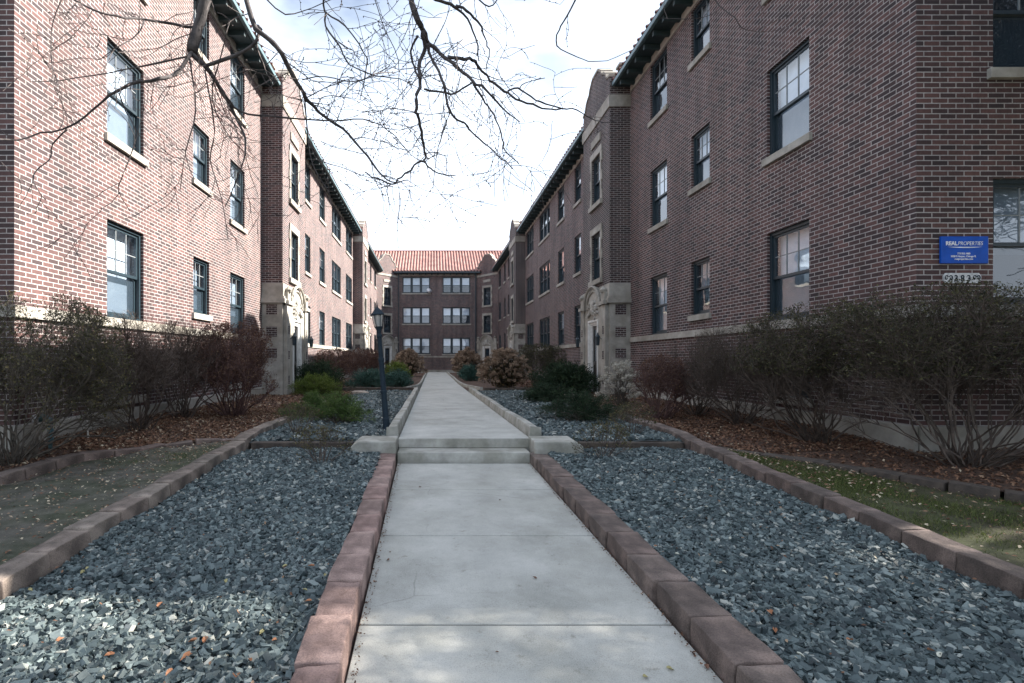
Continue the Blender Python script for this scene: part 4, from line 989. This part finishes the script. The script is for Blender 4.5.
b = MB(); n = 14; up_ = [(cx_-.23+.46*k/n, sz1-.137) for k in range(n+1)]; lo_ = [(cx_-.23+.46*k/n, sz1-.137-.013*math.sin(PI*k/n)) for k in range(n, -1, -1)]
fs = Fr((0, sy), (1, 0), (0, -1)); b.fprism(fs, up_+lo_[1:-1], .046, .048); b.build('underline', M['sign_white'], sg)
text('773.955.1000', cx_-.10, sz0+.115, .034, sg, M['sign_white'], .0004, 0, .9)
text('5050 S Harper, Chicago IL', cx_-.185, sz0+.08, .034, sg, M['sign_white'], .0004, 0, .9)
text('realproperties.com', cx_-.135, sz0+.046, .034, sg, M['sign_white'], .0004, 0, .9)
# carved plaque below
pl = empty('address_plaque', (cx_, sy, 2.6), 'small chipped white scrollwork plaque below the blue sign', 'plaque')
b = MB(); o_ = [(6.63, 2.64), (6.66, 2.60), (7.09, 2.60), (7.12, 2.64), (7.12, 2.69), (7.09, 2.73), (6.66, 2.73), (6.63, 2.69)]
b.fprism(fs, o_, .002, .018); b.build('plate', M['plaque_white'], pl)
for c, sgn in ((6.665, 1), (6.725, -1), (7.03, 1), (7.085, -1)):
    b = MB(); b.ring([(c+sgn*.024*math.cos(t)*(1-.09*i), sy-.022, 2.665+.040*math.sin(t)*(1-.09*i)) for i, t in enumerate([.3+.8*j for j in range(9)])], .006, 5)
    b.build('scroll', M['iron'], pl)
w_ = text('3 8 3', 6.765, 2.622, .115, pl, M['iron'], .002, 0, .92, 'numerals')
for o_t in [o for o in pl.children if o.name.startswith('numerals')]: o_t.location.y = sy-.0215
# satellite dish on the far facade
dp = rfr.P(-.85, .16, 8.55); dd = empty('satellite_dish', dp, 'small pale satellite dish under a top floor window of the far wing', 'satellite dish')
b = MB(); q = Vector(dp); ax = Vector((.45, -.8, .35)).normalized(); b.ring([q+ax*.02, q+ax*.05, q+ax*.11], [.05, .18, .27], 16); b.build('dish', M['sign_white'], dd, True)
b = MB(); b.ring([q+ax*.03, q+Vector((0, .08, -.15)), q+Vector((0, .155, -.25))], .02, 6); b.build('bracket', M['metal'], dd)

# ------------------------------------------------------------------ overhanging bare tree
troot = empty('bare_tree', (-2.5, -2.0, 0), 'leafless tree whose drooping branches hang across the top of the view', 'tree')
TS = []; TB = []
def poly3(pix, Y0, Y1, drift=.25):
    ph = R.uniform(0, 6); n = len(pix); return [at(x, y, Y0+(Y1-Y0)*i/max(1, n-1)+drift*math.sin(ph+i*.8)*min(1, i/2)) for i, (x, y) in enumerate(pix)]
def smooth(pts, k=3):
    out = []
    for i in range(len(pts)-1):
        p0 = pts[max(i-1, 0)]; p1 = pts[i]; p2 = pts[i+1]; p3 = pts[min(i+2, len(pts)-1)]
        for j in range(k):
            t = j/k; out.append(.5*((2*p1)+(-p0+p2)*t+(2*p0-5*p1+4*p2-p3)*t*t+(-p0+3*p1-3*p2+p3)*t**3))
    out.append(pts[-1]); return out
def twig(p, d, L, r, lvl):
    n = max(3, int(L/.05)); p = Vector(p); bend = Vector((R.gauss(0, .07), R.gauss(0, .07), R.gauss(-.02, .06)))
    for i in range(n):
        d = (d+bend+Vector((R.gauss(0, .13), R.gauss(0, .13), R.gauss(0, .12)))).normalized(); q = p+d*(L/n)
        r1 = max(r*(1-.7*(i+1)/n), .0025)
        TS.append((tuple(p), tuple(q), max(r*(1-.7*i/n), .0025), r1))
        if R.random() < .30: 
            e = Vector((R.gauss(0, 1), R.gauss(0, 1), R.gauss(0, 1))).normalized(); TB.append((tuple(q), tuple(q+e*.014), .0055, .003))
        p = q
        if lvl < 2 and R.random() < (.20 if lvl == 0 else .10):
            e = Vector((R.gauss(0, 1), R.gauss(0, .7), R.gauss(-.1, 1))).normalized(); twig(p, (d*.8+e).normalized(), L*R.uniform(.35, .8), r1*.7, lvl+1)
def limb(pts, r0, r1, dens=1.0, tl=.5, sides=8, k=3, name='limb'):
    sp = smooth(pts, k); n = len(sp)
    for i in range(1, n-1): sp[i] = sp[i]+Vector((R.gauss(0, 1), R.gauss(0, 1), R.gauss(0, 1)))*min(.006, r0*.35)
    rad = [r0+(r1-r0)*(i/(n-1))**.8 for i in range(n)]; rad = [x*(1+R.uniform(-.10, .14)) for x in rad]
    b = MB(); b.ring(sp, rad, sides if r0 > .01 else 5); b.build(name, M['bark'], troot, True)
    for i in range(1, n):
        L = (sp[i]-sp[i-1]).length; m = dens*L/.085
        c = int(m)+(1 if R.random() < m-int(m) else 0)
        for _ in range(c):
            q = sp[i-1].lerp(sp[i], R.random()); d = (sp[i]-sp[i-1]).normalized()
            e = Vector((R.gauss(0, 1), R.gauss(0, .8), R.gauss(-.15, 1))).normalized()
            twig(q, (d*.55+e).normalized(), tl*R.uniform(.35, 1.25), max(.0035, rad[i]*.5 if rad[i] < .012 else .006), 0)
fork = Vector((-2.45, -1.7, 3.4))
b = MB(); b.ring([(-2.5, -2, -.1), (-2.5, -2, .15), (-2.48, -1.95, 1.2), (-2.46, -1.8, 2.6), fork], [.30, .22, .19, .17, .15], 14); b.build('trunk', M['bark'], troot, True)
eA = at(214, -60, 4.6); eK = at(408, -40, 5.2)
A2 = Vector((-2.4, 1.6, 5.8)); K2 = Vector((-.9, 2.4, 6.4))
limb([fork, Vector((-2.5, -.4, 4.6)), A2, eA+Vector((-.05, -.5, .5))], .12, .055, .0)
limb([fork, Vector((-1.9, -.4, 5.0)), K2, eK+Vector((0, -.4, .4))], .11, .035, .0)
limb([fork, Vector((-3.4, -2.6, 5.0)), Vector((-4.6, -3.6, 7.0)), Vector((-5.2, -4.0, 9))], .11, .02, .5, .9)
limb([fork, Vector((-1.2, -2.6, 5.4)), Vector((.8, -3.2, 7.5)), Vector((2.2, -3.0, 9.2))], .11, .02, .5, .9)
limb([K2, Vector((.4, 3.2, 6.6)), Vector((1.6, 4.2, 6.6)), Vector((2.9, 4.9, 6.2))], .04, .012, .3)
# traced branches (each at its own distance from the eye)
limb([eA+Vector((-.05, -.5, .5)), eA]+poly3([(205, 0), (198, 28), (192, 52)], 4.6, 4.6, .05), .052, .042, .35, .5, 10)
T = [
 ([(192, 52), (175, 73), (158, 79), (130, 84), (102, 102), (77, 123), (53, 131), (18, 140), (-10, 137)], 4.6, 4.0, .015, .004, .8),
 ([(191, 56), (148, 65), (110, 72), (60, 80), (30, 82)], 4.6, 4.9, .008, .002, .6),
 ([(200, 30), (186, 26), (144, 19), (116, 16), (88, 7), (67, -4)], 4.6, 4.3, .012, .005, .8),
 ([(144, 21), (137, 35), (119, 46), (102, 58)], 4.4, 4.2, .006, .002, .9),
 ([(63, -4), (53, 21), (51, 46), (53, 70), (62, 91)], 4.3, 4.2, .004, .0015, .5),
 ([(67, 130), (53, 144), (49, 160), (35, 172), (35, 186), (46, 200)], 4.3, 4.3, .006, .002, .6),
 ([(119, 93), (126, 112), (135, 130), (132, 151), (123, 176), (118, 190), (130, 211)], 4.4, 4.5, .006, .002, .6),
 ([(192, 54), (211, 74), (228, 102), (239, 123), (246, 141), (242, 165), (225, 207)], 4.6, 4.8, .020, .003, 1.0),
 ([(211, 75), (225, 95), (240, 112), (270, 116), (303, 119), (335, 121), (363, 119), (388, 130), (405, 148)], 4.6, 5.2, .012, .003, 1.0),
 ([(205, 66), (235, 56), (256, 41), (258, 26)], 4.6, 4.5, .014, .012, .5),
 ([(190, 60), (196, 110), (186, 150), (180, 190)], 4.6, 4.5, .007, .002, .9),
 ([(205, 70), (215, 130), (210, 160), (222, 200), (228, 238)], 4.6, 4.7, .007, .002, .9),
 ([(230, 20), (220, 60), (212, 100), (232, 140), (256, 160)], 4.4, 4.9, .006, .002, .9),
 ([(244, -10), (257, 28), (281, 53), (302, 91), (320, 112), (342, 128), (362, 150), (378, 170), (392, 182), (408, 180)], 4.4, 4.9, .022, .004, 1.0),
 ([(301, 88), (305, 102), (307, 130), (313, 165), (330, 195)], 4.6, 4.9, .009, .002, .7),
 ([(323, -8), (326, 12), (346, 26), (364, 53), (367, 67), (360, 100)], 4.9, 5.0, .009, .003, 1.0),
 ([(326, 12), (326, 26), (340, 47), (349, 64), (376, 76), (400, 79), (425, 92)], 4.9, 5.2, .009, .003, 1.0),
 ([(302, 80), (325, 76), (355, 82), (390, 66)], 4.6, 4.9, .005, .002, 1.0),
 ([(317, 160), (340, 167), (364, 176), (387, 182)], 5.0, 5.0, .004, .003, .5),
 ([(260, -8), (285, 14), (312, 8), (340, -5)], 4.6, 4.6, .006, .003, 1.0),
 ([(280, 50), (262, 75), (285, 96), (330, 105)], 4.5, 4.8, .004, .002, 1.0),
 ([(411, -2), (416, 17), (423, 30), (428, 44), (437, 50), (450, 61), (464, 72), (473, 82), (486, 89), (498, 103), (509, 114), (520, 122)], 5.2, 4.9, .028, .004, .8),
 ([(423, 30), (425, 48), (420, 63), (420, 82), (418, 95), (416, 112), (419, 120), (422, 138), (425, 155), (424, 161), (414, 165), (401, 177), (392, 183), (376, 179), (365, 172)], 5.2, 5.0, .020, .005, .7),
 ([(424, 161), (429, 167), (435, 172), (446, 175), (456, 176)], 5.0, 5.1, .009, .004, .9),
 ([(418, 36), (411, 51), (414, 67), (419, 78)], 5.1, 5.2, .011, .008, .7),
 ([(428, 44), (431, 57), (439, 72), (446, 91), (450, 112), (464, 123), (472, 132), (484, 143), (496, 155), (505, 162), (513, 169)], 5.1, 5.1, .014, .004, .7),
 ([(450, 112), (447, 120), (442, 136), (437, 152), (435, 171), (433, 192)], 5.1, 5.1, .008, .003, .6),
 ([(424, 89), (445, 93), (452, 94), (462, 89), (473, 82)], 5.1, 5.0, .009, .008, .4),
 ([(425, -6), (441, 1), (456, 6), (467, 19), (475, 38), (479, 61)], 5.0, 5.0, .017, .006, .8),
 ([(456, 6), (467, 11), (478, 22), (485, 38), (489, 50), (487, 68)], 5.0, 4.9, .013, .004, .8),
 ([(448, 57), (464, 59), (475, 62), (483, 72), (494, 84), (509, 93), (516, 99), (533, 105), (546, 109), (561, 109), (577, 110), (592, 119), (603, 122), (618, 120)], 5.0, 5.4, .016, .003, .5),
 ([(508, 91), (518, 88), (531, 97), (546, 104), (563, 109)], 5.1, 5.3, .009, .006, .3),
 ([(473, 82), (483, 99), (490, 110), (496, 120), (503, 139), (504, 148), (512, 157), (519, 164)], 5.0, 5.0, .010, .003, .7),
 ([(578, -6), (567, 17), (559, 30), (557, 46), (573, 55), (588, 61), (607, 60), (632, 50)], 5.4, 5.6, .009, .0015, .25),
 ([(476, -4), (489, 7), (498, -2)], 5.0, 5.0, .007, .005, 1.2),
 ([(520, 88), (525, 83), (545, 78)], 5.1, 5.1, .005, .002, .2),
 ([(712, -4), (721, 7), (735, 18), (740, 28)], 5.6, 5.6, .007, .003, .5),
 ([(720, 9), (705, 17), (683, 19), (661, 18)], 5.6, 5.5, .003, .0015, .3),
 ([(375, 0), (385, 30), (398, 60), (396, 100), (380, 130)], 5.3, 5.4, .004, .002, .9),
 ([(430, 120), (400, 130), (375, 128), (345, 150)], 5.1, 5.0, .004, .002, .7)]
for (pix, y0, y1, r0, r1, dn) in T: limb(poly3(pix, y0, y1), r0*1.1, max(r1*1.1, .003), dn*.50, .62, 7, 3)
# hidden leads from the limbs to the branches that enter at the top edge
for (p, x, y, Y, r) in ((A2, 244, -10, 4.4, .024), (A2, 63, -4, 4.3, .008), (A2, 67, -4, 4.3, .01), (K2, 323, -8, 4.9, .011), (K2, 260, -8, 4.6, .01), (K2, 375, 0, 5.3, .007),
                     (K2, 425, -6, 5.0, .018), (Vector((.4, 3.2, 6.6)), 578, -6, 5.4, .012), (Vector((1.6, 4.2, 6.6)), 712, -4, 5.6, .01), (K2, 476, -4, 5.0, .008)):
    e = at(x, y, Y); m = (p+e)/2+Vector((0, 0, .15)); 
    if p != e: limb([p, m, e], r*1.2, r, 0)
print('twig segs', len(TS))
seg_mesh('twigs', TS, M['twig'], troot, 3); seg_mesh('buds', TB, M['twig'], troot, 3)
for ch in troot.children:
    if ch.name.startswith(('twigs', 'buds')): ch['kind'] = 'stuff'
for (tx_, ty_, lb_) in ((9.5, 2.6, 'leafless street tree standing in front of the right wing'), (13.5, 4.2, 'leafless street tree farther along in front of the right wing')):
    st_ = empty('bare_tree', (tx_, ty_, 0), lb_, 'tree')
    b = MB(); b.ring([(tx_, ty_, -.1), (tx_, ty_, .2), (tx_+.05, ty_, 2.2), (tx_, ty_+.05, 4.6)], [.24, .17, .14, .12], 12); b.build('trunk', M['bark'], st_, True)
    sg_ = []; tp_ = []
    for k in range(36):
        a = R.uniform(0, 6.28); grow(sg_, tp_, (tx_, ty_, R.uniform(3.2, 4.6)), (math.cos(a)*.9, math.sin(a)*.6, .9), R.uniform(3.5, 5.5), .05, 0, lambda q: q[1] < 6.6, .02, .13, ((2, 1.7, .9), (2, .9, .9), (2, .45, .7)), .35)
    seg_mesh('crown', [(a, b_, max(c, .007), max(d, .006)) for a, b_, c, d in sg_], M['bark'], st_); print('street tree', len(sg_))
# far pale tree seen over the left wing
ft = empty('bare_tree', (-11.5, 66, 0), 'small pale leafless treetop showing beyond the far end of the left wing roof', 'tree')
b = MB(); b.ring([(-11.5, 66, 0), (-11.4, 66, 6), (-11.2, 66, 11)], [.3, .22, .12], 8); b.build('trunk', M['bark'], ft)
fsg = []; ftp = []
for k in range(26):
    a = R.uniform(0, 6.28); grow(fsg, ftp, (-11.3, 66, R.uniform(8, 11.5)), (math.cos(a)*.8, math.sin(a)*.8, 1), R.uniform(3.5, 5.0), .07, 0, None, .03, .12, ((2, 1.6, .9), (2, .8, .8)), .6)
seg_mesh('crown', [(a, b_, max(c, .012), max(d, .01)) for a, b_, c, d in fsg], M['stem_grey'], ft)

# ------------------------------------------------------------------ light, sky, camera
EL = math.radians(37); AZ = math.radians(77)
D = Vector((math.cos(EL)*math.sin(AZ), math.cos(EL)*math.cos(AZ), math.sin(EL)))
ld = bpy.data.lights.new('sun', 'SUN'); ld.energy = 5.0; ld.angle = math.radians(.55); ld.color = (1, .93, .84)
lo = bpy.data.objects.new('sun', ld); COL.objects.link(lo); lo.rotation_euler = D.to_track_quat('Z', 'Y').to_euler(); lo.location = (20, 0, 30)
w = bpy.data.worlds.new('World'); SC.world = w; w.use_nodes = True; nt = w.node_tree
bg = nt.nodes['Background']; sky = nt.nodes.new('ShaderNodeTexSky'); sky.sky_type = 'NISHITA'; sky.sun_disc = False
sky.sun_elevation = EL; sky.sun_rotation = AZ; sky.air_density = 1.0; sky.dust_density = 2.0; sky.ozone_density = 1.0
tc = nt.nodes.new('ShaderNodeTexCoord'); 
mp = nt.nodes.new('ShaderNodeMapping'); mp.inputs['Scale'].default_value = (1, 1, 2.2); nt.links.new(tc.outputs['Generated'], mp.inputs[0])
cn = nt.nodes.new('ShaderNodeTexNoise'); cn.inputs['Scale'].default_value = 1.8; cn.inputs['Detail'].default_value = 6; nt.links.new(mp.outputs[0], cn.inputs['Vector'])
cf = ramp(nt, cn.outputs[0], [(.38, G(.0)), (.56, G(.95))])
cm = mixc(nt, sky.outputs[0], (8.1, 9.1, 10.6), cf, 'MIX')
nt.links.new(cm, bg.inputs[0]); bg.inputs[1].default_value = .042
cd = bpy.data.cameras.new('camera'); cam = bpy.data.objects.new('camera', cd); COL.objects.link(cam); SC.camera = cam
cam.location = (0, 0, CH); cam.rotation_euler = (PI/2, 0, 0); cd.sensor_width = 36; cd.lens = F/1024*36
cd.shift_x = (512-VX)/1024; cd.shift_y = (VY-341.5)/1024; cd.clip_end = 3000; cd.clip_start = .05
SC.view_settings.view_transform = 'Standard'; SC.view_settings.look = 'None'; SC.view_settings.exposure = 2.2; SC.view_settings.gamma = 1
SC.view_settings.use_curve_mapping = False
SC.cycles.max_bounces = 8; SC.cycles.transparent_max_bounces = 12
